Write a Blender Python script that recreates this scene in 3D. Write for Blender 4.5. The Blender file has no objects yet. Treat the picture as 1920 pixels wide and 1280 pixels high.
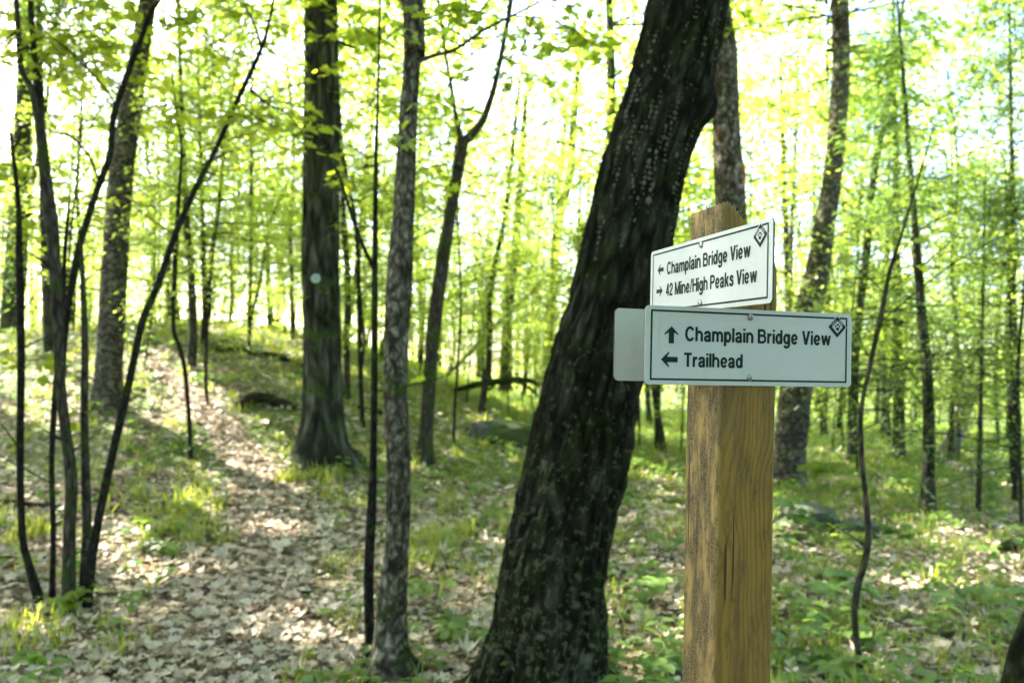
import bpy, bmesh, math
import numpy as np
from mathutils import Vector, Matrix

R = np.random.RandomState
sc = bpy.context.scene
COL = sc.collection
TAU = math.tau

# ------------------------------------------------------------------ camera model
F, PIT, ROL, CH = 1371.7, 0.038, 0.0206, 1.45      # focal in px of the 1920 px wide frame
CP, SP = math.cos(PIT), math.sin(PIT)
CR, SR = math.cos(ROL), math.sin(ROL)


def ray(px, py):
    """direction (forward Y = 1) of a point of the photograph"""
    u, v = px - 960.0, py - 640.0
    a, b = CR * u + SR * v, -SR * u + CR * v
    x, zc = a / F, -b / F
    y, z = CP - SP * zc, SP + CP * zc
    return np.array([x / y, 1.0, z / y])


def P(px, py, D):
    return ray(px, py) * D + np.array([0, 0, CH])


# ------------------------------------------------------------------ noise
def _hash(i, j, k, seed):
    n = (i * 374761393 + j * 668265263 + k * 2147483647 + seed * 974634777) & 0xFFFFFFFF
    n = ((n ^ (n >> 13)) * 1274126177) & 0xFFFFFFFF
    n = (n ^ (n >> 16)) & 0xFFFFFF
    return n / float(0xFFFFFF)


def noise(p, seed=0):
    """value noise in -1..1, p is (n,3)"""
    p = np.asarray(p, float)
    i = np.floor(p).astype(np.int64)
    f = p - i
    f = f * f * (3 - 2 * f)
    r = 0
    for dx in (0, 1):
        for dy in (0, 1):
            for dz in (0, 1):
                w = (f[:, 0] if dx else 1 - f[:, 0]) * (f[:, 1] if dy else 1 - f[:, 1]) * (f[:, 2] if dz else 1 - f[:, 2])
                r = r + w * _hash(i[:, 0] + dx, i[:, 1] + dy, i[:, 2] + dz, seed)
    return r * 2 - 1


def fbm(p, o=3, seed=0):
    p = np.asarray(p, float)
    r, a, s = 0, 1.0, 0
    for k in range(o):
        r = r + a * noise(p, seed + k * 17)
        s += a
        a *= .5
        p = p * 2.03 + 7.1
    return r / s


def sstep(a, b, x):
    t = np.clip((np.asarray(x, float) - a) / (b - a), 0, 1)
    return t * t * (3 - 2 * t)


# ------------------------------------------------------------------ terrain
def gz(x, y):
    x = np.atleast_1d(np.asarray(x, float))
    y = np.atleast_1d(np.asarray(y, float))
    x, y = np.broadcast_arrays(x, y)
    x = x.ravel()
    y = y.ravel()
    w = sstep(3.5, -6.5, x) * (1 - .4 * sstep(-7, -13, x))
    rise = sstep(4, 15, y) * (1 - .6 * sstep(16, 50, y))
    z = 2.3 * w * rise
    z = z - .5 * sstep(5, 25, x) * sstep(2, 20, y)
    q = np.stack([x, y, 0 * x], 1)
    z = z + .05 * fbm(q * .9, 3, 5) * sstep(.6, 2.5, np.hypot(x, y)) + .12 * fbm(q * .25, 2, 9) * sstep(3, 8, np.hypot(x, y))
    return z


def gz1(x, y):
    return float(gz(x, y)[0])


def hit(px, py, dmax=40):
    d = ray(px, py)
    D = np.linspace(1.2, dmax, 2000)
    g = gz(d[0] * D, D)
    k = np.nonzero(CH + d[2] * D < g)[0]
    DD = D[k[0]] if len(k) else dmax * .6
    return np.array([d[0] * DD, DD, gz1(d[0] * DD, DD)])


# ------------------------------------------------------------------ materials
def mat(name):
    m = bpy.data.materials.new(name)
    m.use_nodes = True
    nt = m.node_tree
    nt.nodes.clear()
    out = nt.nodes.new('ShaderNodeOutputMaterial')
    return m, nt, out


class N:
    """tiny node helper"""
    def __init__(s, nt):
        s.nt = nt

    def new(s, t, **kw):
        n = s.nt.nodes.new(t)
        for k, v in kw.items():
            setattr(n, k, v)
        return n

    def link(s, a, b):
        s.nt.links.new(a, b)

    def attr(s, name):
        return s.new('ShaderNodeAttribute', attribute_name=name)

    def mapping(s, vec, scale):
        m = s.new('ShaderNodeMapping')
        m.inputs['Scale'].default_value = scale
        s.link(vec, m.inputs['Vector'])
        return m.outputs[0]

    def noise(s, vec, scale, detail=4, rough=.55, dist=0):
        n = s.new('ShaderNodeTexNoise')
        n.inputs['Scale'].default_value = scale
        n.inputs['Detail'].default_value = detail
        n.inputs['Roughness'].default_value = rough
        n.inputs['Distortion'].default_value = dist
        s.link(vec, n.inputs['Vector'])
        return n.outputs['Fac']

    def voro(s, vec, scale, feature='F1', out='Distance'):
        n = s.new('ShaderNodeTexVoronoi', feature=feature)
        n.inputs['Scale'].default_value = scale
        s.link(vec, n.inputs['Vector'])
        return n.outputs[out]

    def ramp(s, fac, stops):
        r = s.new('ShaderNodeValToRGB')
        e = r.color_ramp.elements
        while len(e) < len(stops):
            e.new(.5)
        for k, (p, c) in enumerate(stops):
            e[k].position = p
            e[k].color = (c, c, c, 1) if isinstance(c, (int, float)) else (*c, 1)
        s.link(fac, r.inputs[0])
        return r.outputs[0]

    def mix(s, fac, a, b, blend='MIX'):
        m = s.new('ShaderNodeMix', data_type='RGBA', blend_type=blend)
        for i, v in ((0, fac), (6, a), (7, b)):
            if isinstance(v, (int, float)):
                m.inputs[i].default_value = v
            elif isinstance(v, tuple):
                m.inputs[i].default_value = (*v, 1)
            else:
                s.link(v, m.inputs[i])
        return m.outputs[2]

    def math(s, op, a, b=None):
        m = s.new('ShaderNodeMath', operation=op)
        for i, v in ((0, a), (1, b)):
            if v is None:
                continue
            if isinstance(v, (int, float)):
                m.inputs[i].default_value = v
            else:
                s.link(v, m.inputs[i])
        return m.outputs[0]

    def bump(s, h, strength, dist):
        b = s.new('ShaderNodeBump')
        b.inputs['Strength'].default_value = strength
        b.inputs['Distance'].default_value = dist
        s.link(h, b.inputs['Height'])
        return b.outputs[0]

    def bsdf(s, color, rough=.8, normal=None, spec=.3, metal=0.):
        b = s.new('ShaderNodeBsdfPrincipled')
        if isinstance(color, tuple):
            b.inputs['Base Color'].default_value = (*color, 1)
        else:
            s.link(color, b.inputs['Base Color'])
        if isinstance(rough, (int, float)):
            b.inputs['Roughness'].default_value = rough
        else:
            s.link(rough, b.inputs['Roughness'])
        b.inputs['Specular IOR Level'].default_value = spec
        b.inputs['Metallic'].default_value = metal
        if normal is not None:
            s.link(normal, b.inputs['Normal'])
        return b.outputs[0]


def leaf_mat(name, refl, trans, tmix=.5, gloss=.05):
    """refl / trans: (colour a, colour b), blended by the leaf's own tint"""
    m, nt, out = mat(name)
    n = N(nt)
    t = n.attr('tint').outputs['Fac']
    oi = n.new('ShaderNodeObjectInfo').outputs['Random']
    t = n.math('ADD', n.math('MULTIPLY', t, .6), n.math('MULTIPLY', oi, .45))
    d = n.new('ShaderNodeBsdfDiffuse')
    tr = n.new('ShaderNodeBsdfTranslucent')
    n.link(n.mix(t, refl[0], refl[1]), d.inputs[0])
    n.link(n.mix(t, trans[0], trans[1]), tr.inputs[0])
    mx = n.new('ShaderNodeMixShader')
    mx.inputs[0].default_value = tmix
    n.link(d.outputs[0], mx.inputs[1])
    n.link(tr.outputs[0], mx.inputs[2])
    g = n.new('ShaderNodeBsdfGlossy')
    g.inputs['Roughness'].default_value = .4
    m2 = n.new('ShaderNodeMixShader')
    m2.inputs[0].default_value = gloss
    n.link(mx.outputs[0], m2.inputs[1])
    n.link(g.outputs[0], m2.inputs[2])
    n.link(m2.outputs[0], out.inputs[0])
    return m


def bark_mat(name, dark, mid, light, moss=0., lichen=0., fx=38., fz=5., bump=1., mossc=(.035, .06, .012), lichc=(.22, .26, .2), blotch=0.):
    m, nt, out = mat(name)
    n = N(nt)
    v = n.attr('bark').outputs['Vector']
    vs = n.mapping(v, (fx, fx, fz))
    ridge = n.noise(vs, 1.0, 5, .6, .6)
    crack = n.voro(n.mapping(v, (fx * .7, fx * .7, fz * .8)), 1.0, 'DISTANCE_TO_EDGE')
    crack = n.ramp(crack, [(0, 0.), (.25, 1.)])
    col = n.ramp(ridge, [(.3, dark), (.5, mid), (.72, light)])
    col = n.mix(n.math('MULTIPLY', n.math('SUBTRACT', 1.0, crack), .7), col, tuple(c * .45 for c in dark))
    if blotch:
        f = n.ramp(n.noise(n.mapping(v, (16, 16, 7)), 1., 5, .65), [(.50, 0.), (.58, blotch)])
        col = n.mix(f, col, tuple(c * .9 for c in dark))
    if moss:
        f = n.ramp(n.noise(v, 5.5, 5, .65), [(.62 - .3 * moss, 0.), (.7 - .2 * moss, 1.)])
        col = n.mix(f, col, mossc)
    if lichen:
        f = n.ramp(n.math('ADD', n.math('MULTIPLY', n.noise(v, 5., 3, .6), .4), n.math('MULTIPLY', n.noise(v, 26., 5, .7), .6)), [(.66 - .16 * lichen, 0.), (.72 - .14 * lichen, 1.)])
        fine = n.ramp(n.noise(v, 90., 3, .6), [(.38, 0.), (.55, 1.)])
        col = n.mix(n.math('MULTIPLY', f, n.math('MULTIPLY', fine, .85)), col, lichc)
    h = n.math('ADD', n.math('MULTIPLY', ridge, .7), n.math('MULTIPLY', crack, .5))
    h = n.math('ADD', h, n.math('MULTIPLY', n.noise(v, 160., 3, .6), .18))
    n.link(n.bsdf(col, .9, n.bump(h, bump, .02), .06), out.inputs[0])
    return m


M = {}
M['bark_dark'] = bark_mat('dark_furrowed_bark', (.007, .008, .005), (.045, .048, .033), (.145, .15, .112), moss=.25, fx=16, fz=2.6)
M['bark_moss'] = bark_mat('mossy_black_bark', (.003, .003, .002), (.009, .010, .005), (.050, .054, .034), moss=.5, lichen=.62, fx=30, fz=6.5,
                          mossc=(.011, .015, .003), lichc=(.15, .175, .10))


def big_bark():
    """black mossy bark, beaded with pale lichen low down, greyer and cracked on the right side"""
    m, nt, out = mat('lichened_black_bark')
    n = N(nt)
    v = n.attr('bark').outputs['Vector']
    sp = n.new('ShaderNodeSeparateXYZ')
    n.link(v, sp.inputs[0])

    def span(sock, a, b, lo=0., hi=1.):
        r = n.new('ShaderNodeMapRange')
        r.inputs['From Min'].default_value, r.inputs['From Max'].default_value = a, b
        r.inputs['To Min'].default_value, r.inputs['To Max'].default_value = lo, hi
        n.link(sock, r.inputs[0])
        return r.outputs[0]
    ridge = n.noise(n.mapping(v, (30, 30, 5.5)), 1., 5, .62, .5)
    crack = n.ramp(n.voro(n.mapping(v, (20, 20, 4.2)), 1., 'DISTANCE_TO_EDGE'), [(0, 0.), (.22, 1.)])
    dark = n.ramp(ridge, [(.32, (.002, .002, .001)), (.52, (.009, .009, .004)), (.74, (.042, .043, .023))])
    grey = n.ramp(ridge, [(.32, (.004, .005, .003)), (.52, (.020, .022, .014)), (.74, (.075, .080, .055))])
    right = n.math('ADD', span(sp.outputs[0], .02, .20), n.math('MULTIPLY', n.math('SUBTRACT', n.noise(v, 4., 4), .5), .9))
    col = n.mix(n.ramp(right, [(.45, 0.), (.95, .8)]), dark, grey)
    col = n.mix(n.ramp(n.noise(v, 5., 5, .65), [(.46, 0.), (.62, .85)]), col, (.011, .016, .003))
    col = n.mix(n.math('MULTIPLY', n.math('SUBTRACT', 1.0, crack), .8), col, (.002, .002, .0015))
    low = span(sp.outputs[2], 2.3, .6, .0, .10)
    beads = n.ramp(n.math('ADD', n.noise(n.mapping(v, (62, 62, 30)), 1., 4, .65), low), [(.61, 0.), (.67, .6)])
    col = n.mix(beads, col, (.075, .088, .044))
    big = n.math('ADD', n.noise(n.mapping(v, (15, 15, 8)), 1., 6, .72), low)
    col = n.mix(n.ramp(big, [(.67, 0.), (.73, .7)]), col, (.10, .12, .075))
    h = n.math('ADD', n.math('MULTIPLY', ridge, .7), n.math('MULTIPLY', crack, .5))
    h = n.math('ADD', h, n.math('MULTIPLY', n.noise(v, 150., 3, .6), .2))
    n.link(n.bsdf(col, .9, n.bump(h, 1., .02), .04), out.inputs[0])
    return m


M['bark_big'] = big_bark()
M['bark_grey'] = bark_mat('grey_flaky_bark', (.016, .015, .010), (.12, .112, .080), (.31, .29, .215), moss=.12, lichen=.4, fx=38, fz=18, blotch=.75)
M['bark_pale'] = bark_mat('pale_grey_bark', (.10, .095, .08), (.24, .23, .20), (.38, .36, .32), lichen=.5, fx=30, fz=10)
M['bark_mott'] = bark_mat('mottled_lichen_bark', (.022, .020, .015), (.075, .068, .052), (.14, .13, .10), lichen=.95, fx=30, fz=12, lichc=(.20, .21, .13))
M['bark_thin'] = bark_mat('thin_stem_bark', (.010, .010, .008), (.026, .026, .020), (.060, .058, .046), moss=.3, fx=90, fz=20)
M['bark_mid'] = bark_mat('brown_grey_bark', (.020, .018, .013), (.058, .052, .040), (.12, .11, .085), moss=.35, lichen=.4, fx=45, fz=9)
M['log'] = bark_mat('rotting_wood', (.010, .008, .005), (.035, .026, .017), (.09, .07, .05), moss=.55, fx=40, fz=5)
M['leaf'] = leaf_mat('spring_leaves', ((.10, .17, .026), (.16, .21, .04)), ((.32, .50, .05), (.56, .65, .09)), .6)
M['leaf_dk'] = leaf_mat('hemlock_needles', ((.035, .072, .026), (.075, .12, .035)), ((.09, .20, .035), (.24, .36, .05)), .5)
M['leaf_near'] = leaf_mat('young_leaves', ((.10, .18, .022), (.16, .22, .025)), ((.32, .50, .03), (.56, .62, .035)), .58)
M['plant'] = leaf_mat('herb_leaves', ((.075, .155, .035), (.14, .21, .035)), ((.14, .33, .045), (.32, .46, .04)), .5)
M['grass'] = leaf_mat('grass_blades', ((.11, .17, .025), (.21, .23, .04)), ((.24, .36, .03), (.46, .48, .05)), .5)
M['litter'] = leaf_mat('dry_fallen_leaves', ((.24, .175, .105), (.66, .59, .47)), ((.16, .10, .05), (.36, .27, .16)), .18, .03)


def ground_mat(name, base_green):
    m, nt, out = mat(name)
    n = N(nt)
    co = n.new('ShaderNodeNewGeometry').outputs['Position']
    cell = n.voro(co, 22., 'F1', 'Color')
    sep = n.new('ShaderNodeSeparateColor')
    n.link(cell, sep.inputs[0])
    col = n.ramp(sep.outputs[0], [(0, (.05, .036, .022)), (.3, (.14, .10, .06)), (.65, (.30, .235, .155)), (1, (.43, .36, .26))])
    edge = n.ramp(n.voro(co, 22., 'DISTANCE_TO_EDGE'), [(0, 0.), (.12, 1.)])
    col = n.mix(edge, (.03, .022, .014), col)
    soil = n.ramp(n.noise(co, 3.1, 5, .6), [(.5, 0.), (.66, .75)])
    col = n.mix(soil, col, (.055, .042, .026))
    if base_green:
        sp = n.new('ShaderNodeSeparateXYZ')
        n.link(co, sp.inputs[0])
        mr = n.new('ShaderNodeMapRange')
        mr.inputs['From Min'].default_value, mr.inputs['From Max'].default_value = 5., 14.
        mr.inputs['To Min'].default_value, mr.inputs['To Max'].default_value = -.06, .16
        n.link(sp.outputs[1], mr.inputs[0])
        g = n.ramp(n.math('ADD', n.noise(co, 1.1, 6, .65), mr.outputs[0]), [(.44, 0.), (.58, .9)])
        gc = n.ramp(n.noise(co, 30., 3), [(.3, (.035, .06, .012)), (.7, (.12, .17, .03))])
        col = n.mix(g, col, gc)
    h = n.math('ADD', n.math('MULTIPLY', sep.outputs[1], .6), n.noise(co, 45., 4))
    n.link(n.bsdf(col, .9, n.bump(h, .8, .02), .15), out.inputs[0])
    return m


M['ground'] = ground_mat('forest_floor', 1.)
M['path'] = ground_mat('trodden_leaf_litter', 0)


def rock_mat():
    m, nt, out = mat('mossy_rock')
    n = N(nt)
    co = n.new('ShaderNodeNewGeometry').outputs['Position']
    col = n.ramp(n.noise(co, 9., 6, .65), [(.3, (.028, .031, .027)), (.7, (.085, .09, .08))])
    f = n.ramp(n.noise(co, 3.5, 5, .6), [(.40, 0.), (.52, 1.)])
    col = n.mix(f, col, (.045, .065, .018))
    n.link(n.bsdf(col, .9, n.bump(n.noise(co, 25., 5), .8, .02), .2), out.inputs[0])
    return m


M['rock'] = rock_mat()


def plain(name, col, rough=.5, metal=0., spec=.5, bump=0.):
    m, nt, out = mat(name)
    n = N(nt)
    co = n.new('ShaderNodeTexCoord').outputs['Object']
    nz = n.noise(co, 60., 4)
    c = n.mix(.5, col, n.mix(nz, tuple(v * .86 for v in col), tuple(min(1, v * 1.08) for v in col)))
    n.link(n.bsdf(c, rough, n.bump(n.noise(co, 400., 2), bump, .001) if bump else None, spec, metal), out.inputs[0])
    return m


def sign_mat(name, col):
    """coated sheet: a faint vertical brushing, grime specks"""
    m, nt, out = mat(name)
    n = N(nt)
    co = n.new('ShaderNodeTexCoord').outputs['Object']
    streak = n.noise(n.mapping(co, (900, 900, 12)), 1., 3)
    c = n.mix(n.math('MULTIPLY', streak, .10), col, tuple(v * .75 for v in col))
    dirt = n.ramp(n.noise(co, 18., 6, .7), [(.52, 0.), (.8, .38)])
    c = n.mix(dirt, c, (.33, .37, .28))
    run = n.ramp(n.noise(n.mapping(co, (70, 70, 5)), 1., 4, .65), [(.52, 0.), (.72, .16)])
    c = n.mix(run, c, (.30, .33, .27))
    speck = n.ramp(n.noise(co, 380., 3), [(.70, 0.), (.75, .6)])
    c = n.mix(speck, c, (.2, .21, .17))
    n.link(n.bsdf(c, .38, n.bump(streak, .04, .001), .25), out.inputs[0])
    return m


M['sign'] = sign_mat('white_coated_sheet', (.405, .46, .45))
M['sign_back'] = sign_mat('bare_sheet_back', (.43, .47, .45))
M['edge'] = plain('dark_sheet_core', (.012, .02, .025), .5)
M['ink'] = plain('dark_green_ink', (.006, .022, .018), .6, 0, .12)
M['white_ink'] = plain('white_ink', (.405, .46, .45), .5, 0, .3)
M['sticker'] = plain('sticker_film', (.39, .445, .432), .4, 0, .3)
M['steel'] = plain('zinc_screw', (.30, .31, .32), .38, 1.)
M['marker'] = plain('pale_plastic_disc', (.27, .35, .33), .5)
M['hole_wood'] = plain('raw_orange_wood', (.40, .19, .07), .9, 0, .1, .5)
M['fungus'] = plain('pale_bark_scales', (.095, .095, .062), .9, 0, .1, .5)


def wood_mat():
    """plain-sawn lumber: growth rings cut by the faces (object space, z along the post), black mildew in patches"""
    m, nt, out = mat('weathered_lumber')
    n = N(nt)
    co = n.new('ShaderNodeTexCoord').outputs['Object']
    warp = n.noise(n.mapping(co, (4, 4, 2.7)), 1., 3, .5)
    comb = n.new('ShaderNodeVectorMath', operation='ADD')
    sc3 = n.new('ShaderNodeVectorMath', operation='SCALE')
    cv = n.new('ShaderNodeCombineXYZ')
    n.link(warp, cv.inputs[0])
    n.link(n.noise(n.mapping(co, (5, 5, .9)), 1., 2, .5), cv.inputs[1])
    n.link(cv.outputs[0], sc3.inputs[0])
    sc3.inputs['Scale'].default_value = .14
    n.link(co, comb.inputs[0])
    n.link(sc3.outputs[0], comb.inputs[1])
    off = n.new('ShaderNodeMapping')
    off.inputs['Location'].default_value = (-.062, -.028, .012)
    off.inputs['Scale'].default_value = (1, 1, .05)
    n.link(comb.outputs[0], off.inputs['Vector'])
    w = n.new('ShaderNodeTexWave', wave_type='RINGS', rings_direction='Z', wave_profile='SAW')
    w.inputs['Scale'].default_value = 40.
    w.inputs['Distortion'].default_value = 2.6
    w.inputs['Detail'].default_value = 2.
    w.inputs['Detail Scale'].default_value = 1.5
    n.link(off.outputs[0], w.inputs['Vector'])
    fib = n.noise(n.mapping(co, (700, 700, 9)), 1., 4, .6)
    vary = n.ramp(n.noise(n.mapping(co, (16, 16, 2)), 1., 3, .6), [(.3, .25), (.65, 1.)])
    col = n.ramp(w.outputs['Fac'], [(0, (.255, .172, .038)), (.5, (.22, .144, .030)), (.82, (.095, .056, .011)), (1, (.225, .150, .030))])
    col = n.mix(n.math('SUBTRACT', 1., vary), col, (.22, .147, .031))
    col = n.mix(.35, col, n.ramp(fib, [(.3, (.115, .068, .012)), (.7, (.30, .20, .042))]))
    blot = n.noise(n.mapping(co, (9, 9, 3)), 1., 4, .6)
    col = n.mix(n.ramp(blot, [(.35, 0.), (.7, .45)]), col, (.145, .088, .022))
    # mildew: patches made of fine specks, only where the wood is dirty (stronger on one face)
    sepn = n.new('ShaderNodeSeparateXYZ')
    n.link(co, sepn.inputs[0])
    left = n.ramp(sepn.outputs[0], [(.0015, 1.), (.004, .0)])       # x of the object: 0 on the left face, more mildewed, painted paler for the light there
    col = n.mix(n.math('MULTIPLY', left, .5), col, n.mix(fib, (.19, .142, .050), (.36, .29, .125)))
    grey = n.ramp(n.noise(n.mapping(co, (24, 24, 6)), 1., 5, .65), [(.44, 0.), (.66, .6)])
    col = n.mix(grey, col, (.085, .070, .034))
    patch = n.noise(n.mapping(co, (48, 48, 14)), 1., 6, .72)
    patch = n.ramp(n.math('ADD', patch, n.math('MULTIPLY', left, .085)), [(.49, 0.), (.62, 1.)])
    speck = n.ramp(n.noise(n.mapping(co, (1000, 1000, 330)), 1., 4, .75), [(.38, 0.), (.54, 1.)])
    smear = n.ramp(n.noise(n.mapping(co, (300, 300, 16)), 1., 4, .65), [(.30, .55), (.5, 1.)])
    f = n.math('MULTIPLY', patch, n.math('MULTIPLY', n.math('MULTIPLY', speck, smear), n.math('ADD', .55, n.math('MULTIPLY', left, .45))))
    col = n.mix(f, col, (.016, .015, .012))
    # drying checks
    chk = n.ramp(n.noise(n.mapping(co, (85, 85, 2.2)), 1., 2, .5), [(.668, 0.), (.676, 1.)])
    col = n.mix(n.math('MULTIPLY', chk, .85), col, (.022, .015, .008))
    h = n.math('ADD', n.math('MULTIPLY', w.outputs['Fac'], .5), fib)
    n.link(n.bsdf(col, .75, n.bump(h, .35, .0015), .25), out.inputs[0])
    return m


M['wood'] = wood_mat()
M['fibre'] = plain('torn_wood_fibre', (.30, .21, .09), .9, 0, .1)


# ------------------------------------------------------------------ mesh building
class MB:
    def __init__(s):
        s.V, s.F, s.T, s.B, s.nv = [], [], [], [], 0

    def add(s, V, faces, mi=0, tint=None, bark=None):
        """faces: (m,k) int array"""
        V = np.asarray(V, float)
        n = len(V)
        s.V.append(V)
        s.T.append(np.full(n, .5) if tint is None else np.broadcast_to(tint, (n,)))
        s.B.append(V if bark is None else bark)
        s.F.append((np.asarray(faces, np.int64) + s.nv, mi))
        s.nv += n

    def also(s, faces, mi, off):
        s.F.append((np.asarray(faces, np.int64) + off, mi))

    def mesh(s, name, mats, smooth=True):
        V = np.concatenate(s.V)
        me = bpy.data.meshes.new(name)
        me.vertices.add(len(V))
        me.vertices.foreach_set('co', V.astype(np.float32).ravel())
        nl = sum(f.size for f, _ in s.F)
        npoly = sum(len(f) for f, _ in s.F)
        me.loops.add(nl)
        me.polygons.add(npoly)
        me.loops.foreach_set('vertex_index', np.concatenate([f.ravel() for f, _ in s.F]).astype(np.int32))
        tot = np.concatenate([np.full(len(f), f.shape[1]) for f, _ in s.F])
        st = np.concatenate([[0], np.cumsum(tot)[:-1]])
        me.polygons.foreach_set('loop_start', st.astype(np.int32))
        me.polygons.foreach_set('material_index', np.concatenate([np.full(len(f), mi) for f, mi in s.F]).astype(np.int32))
        me.polygons.foreach_set('use_smooth', np.full(npoly, smooth))
        a = me.attributes.new('tint', 'FLOAT', 'POINT')
        a.data.foreach_set('value', np.concatenate(s.T).astype(np.float32))
        a = me.attributes.new('bark', 'FLOAT_VECTOR', 'POINT')
        a.data.foreach_set('vector', np.concatenate(s.B).astype(np.float32).ravel())
        for m in (mats if isinstance(mats, (list, tuple)) else [mats]):
            me.materials.append(m)
        me.update(calc_edges=True)
        return me

    def obj(s, name, mats, parent=None, loc=None, smooth=True):
        if not s.V:
            return None
        return link(name, s.mesh(name, mats, smooth), parent, loc)


def link(name, me, parent=None, loc=None):
    o = bpy.data.objects.new(name, me)
    COL.objects.link(o)
    if parent is not None:
        o.parent = parent
    if loc is not None:
        o.location = loc
    return o


def tag(o, label=None, cat=None, group=None, kind=None):
    if label:
        o['label'] = label
    if cat:
        o['category'] = cat
    if group:
        o['group'] = group
    if kind:
        o['kind'] = kind
    return o


def thing(name, label, cat, loc=(0, 0, 0), group=None):
    o = bpy.data.objects.new(name, None)
    o.empty_display_size = .1
    COL.objects.link(o)
    o.location = Vector([float(v) for v in loc])
    return tag(o, label, cat, group)


def spline(pts, n, rmin=.0004):
    """Catmull-Rom through rows (x,y,z,r), n samples by arc length"""
    p = np.asarray(pts, float)
    if len(p) == 2:
        t = np.linspace(0, 1, n)[:, None]
        return p[0] * (1 - t) + p[1] * t
    e = np.vstack([2 * p[0] - p[1], p, 2 * p[-1] - p[-2]])
    out = []
    for i in range(1, len(e) - 2):
        t = np.linspace(0, 1, 24, endpoint=False)[:, None]
        a, b, c, d = e[i - 1], e[i], e[i + 1], e[i + 2]
        out.append(.5 * (2 * b + (c - a) * t + (2 * a - 5 * b + 4 * c - d) * t ** 2 + (3 * b - a - 3 * c + d) * t ** 3))
    out = np.vstack(out + [p[-1:]])
    s = np.concatenate([[0], np.cumsum(np.linalg.norm(np.diff(out[:, :3], axis=0), axis=1))])
    q = np.linspace(0, s[-1], n)
    r = np.stack([np.interp(q, s, out[:, k]) for k in range(4)], 1)
    r[:, 3] = np.maximum(r[:, 3], rmin)
    return r


def tube(mb, path, sides, mi=0, disp=None, cap=False, tint=.5, seed=0.):
    """path (n,4): centre and radius. disp(theta, s, r) -> extra radius"""
    path = np.asarray(path, float)
    c, r = path[:, :3], path[:, 3]
    n = len(c)
    t = np.gradient(c, axis=0)
    t /= np.linalg.norm(t, axis=1)[:, None] + 1e-9
    ref = np.array([1., 0, 0]) if abs(t[:, 0]).mean() < .75 else np.array([0, 0, 1.])
    e1 = ref - (t @ ref)[:, None] * t
    e1 /= np.linalg.norm(e1, axis=1)[:, None]
    e2 = np.cross(t, e1)
    th = np.linspace(0, TAU, sides, endpoint=False)
    s = np.concatenate([[0], np.cumsum(np.linalg.norm(np.diff(c, axis=0), axis=1))])
    TH, S = np.meshgrid(th, s)
    RR = np.repeat(r[:, None], sides, 1)
    if disp is not None:
        RR = RR + disp(TH, S, RR)
    V = c[:, None, :] + RR[..., None] * (np.cos(TH)[..., None] * e1[:, None, :] + np.sin(TH)[..., None] * e2[:, None, :])
    r0 = max(float(np.median(r)), .01)
    B = np.stack([r0 * np.cos(TH) + seed * 3.3, r0 * np.sin(TH) + seed * 1.7, S + seed], -1)
    i = np.arange(n - 1)[:, None] * sides
    j = np.arange(sides)[None, :]
    j2 = (j + 1) % sides
    Q = np.stack([i + j, i + j2, i + sides + j2, i + sides + j], -1).reshape(-1, 4)
    off = mb.nv
    mb.add(V.reshape(-1, 3), Q, mi, tint, B.reshape(-1, 3))
    if cap:
        mb.also(np.arange(sides)[None, ::-1], mi, off)
        mb.also((np.arange(sides) + (n - 1) * sides)[None], mi, off)


# leaf templates: rows (along 0..1, across, lift), faces
LEAF4 = (np.array([[0, 0, 0], [.45, .34, .05], [1, 0, -.06], [.45, -.34, .05]]), np.array([[0, 2, 1], [0, 3, 2]]))
LEAF6 = (np.array([[0, 0, 0], [.28, .30, .05], [.7, .24, .04], [1, 0, -.1], [.7, -.24, .04], [.28, -.30, .05], [.5, 0, -.02]]),
         np.array([[0, 6, 1, 1], [1, 6, 2, 2], [6, 3, 2, 2], [0, 5, 6, 6], [5, 4, 6, 6], [4, 3, 6, 6]])[:, :3])
NEEDLE = (np.array([[0, -.09, 0], [0, .09, 0], [.8, .10, -.05], [1, 0, -.1], [.8, -.10, -.05]]), np.array([[0, 4, 3, 2, 1]]))
_m = np.array([[0, 0, 0], [.10, .20, .0], [.02, .46, .04], [.30, .30, .02], [.44, .56, .05], [.52, .22, .01], [.74, .27, .03], [1, 0, -.05],
               [.74, -.27, .03], [.52, -.22, .01], [.44, -.56, .05], [.30, -.30, .02], [.02, -.46, .04], [.10, -.20, .0], [.40, 0, -.03]])
MAPLE = (_m, np.array([[14, i, (i + 1) % 14] for i in range(14)]))
_o = np.array([[0, 0, 0], [.12, .07, .02], [.22, .20, .05], [.34, .10, .02], [.46, .27, .07], [.58, .13, .03], [.72, .26, .06], [.82, .11, .02], [1, .02, .0],
               [.82, -.12, .03], [.70, -.27, .07], [.56, -.12, .02], [.44, -.25, .06], [.32, -.10, .02], [.20, -.18, .05], [.10, -.06, .01], [.5, 0, -.03]])
OAK = (_o, np.array([[16, i, (i + 1) % 16] for i in range(16)]))
BLADE = (np.array([[0, -.5, 0], [0, .5, 0], [.4, .42, 0], [.4, -.42, 0], [.75, .28, 0], [.75, -.28, 0], [1, 0, 0]]),
         np.array([[0, 1, 2, 3], [3, 2, 4, 5]]))


def norm(v):
    return v / (np.linalg.norm(v, axis=1)[:, None] + 1e-9)


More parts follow.
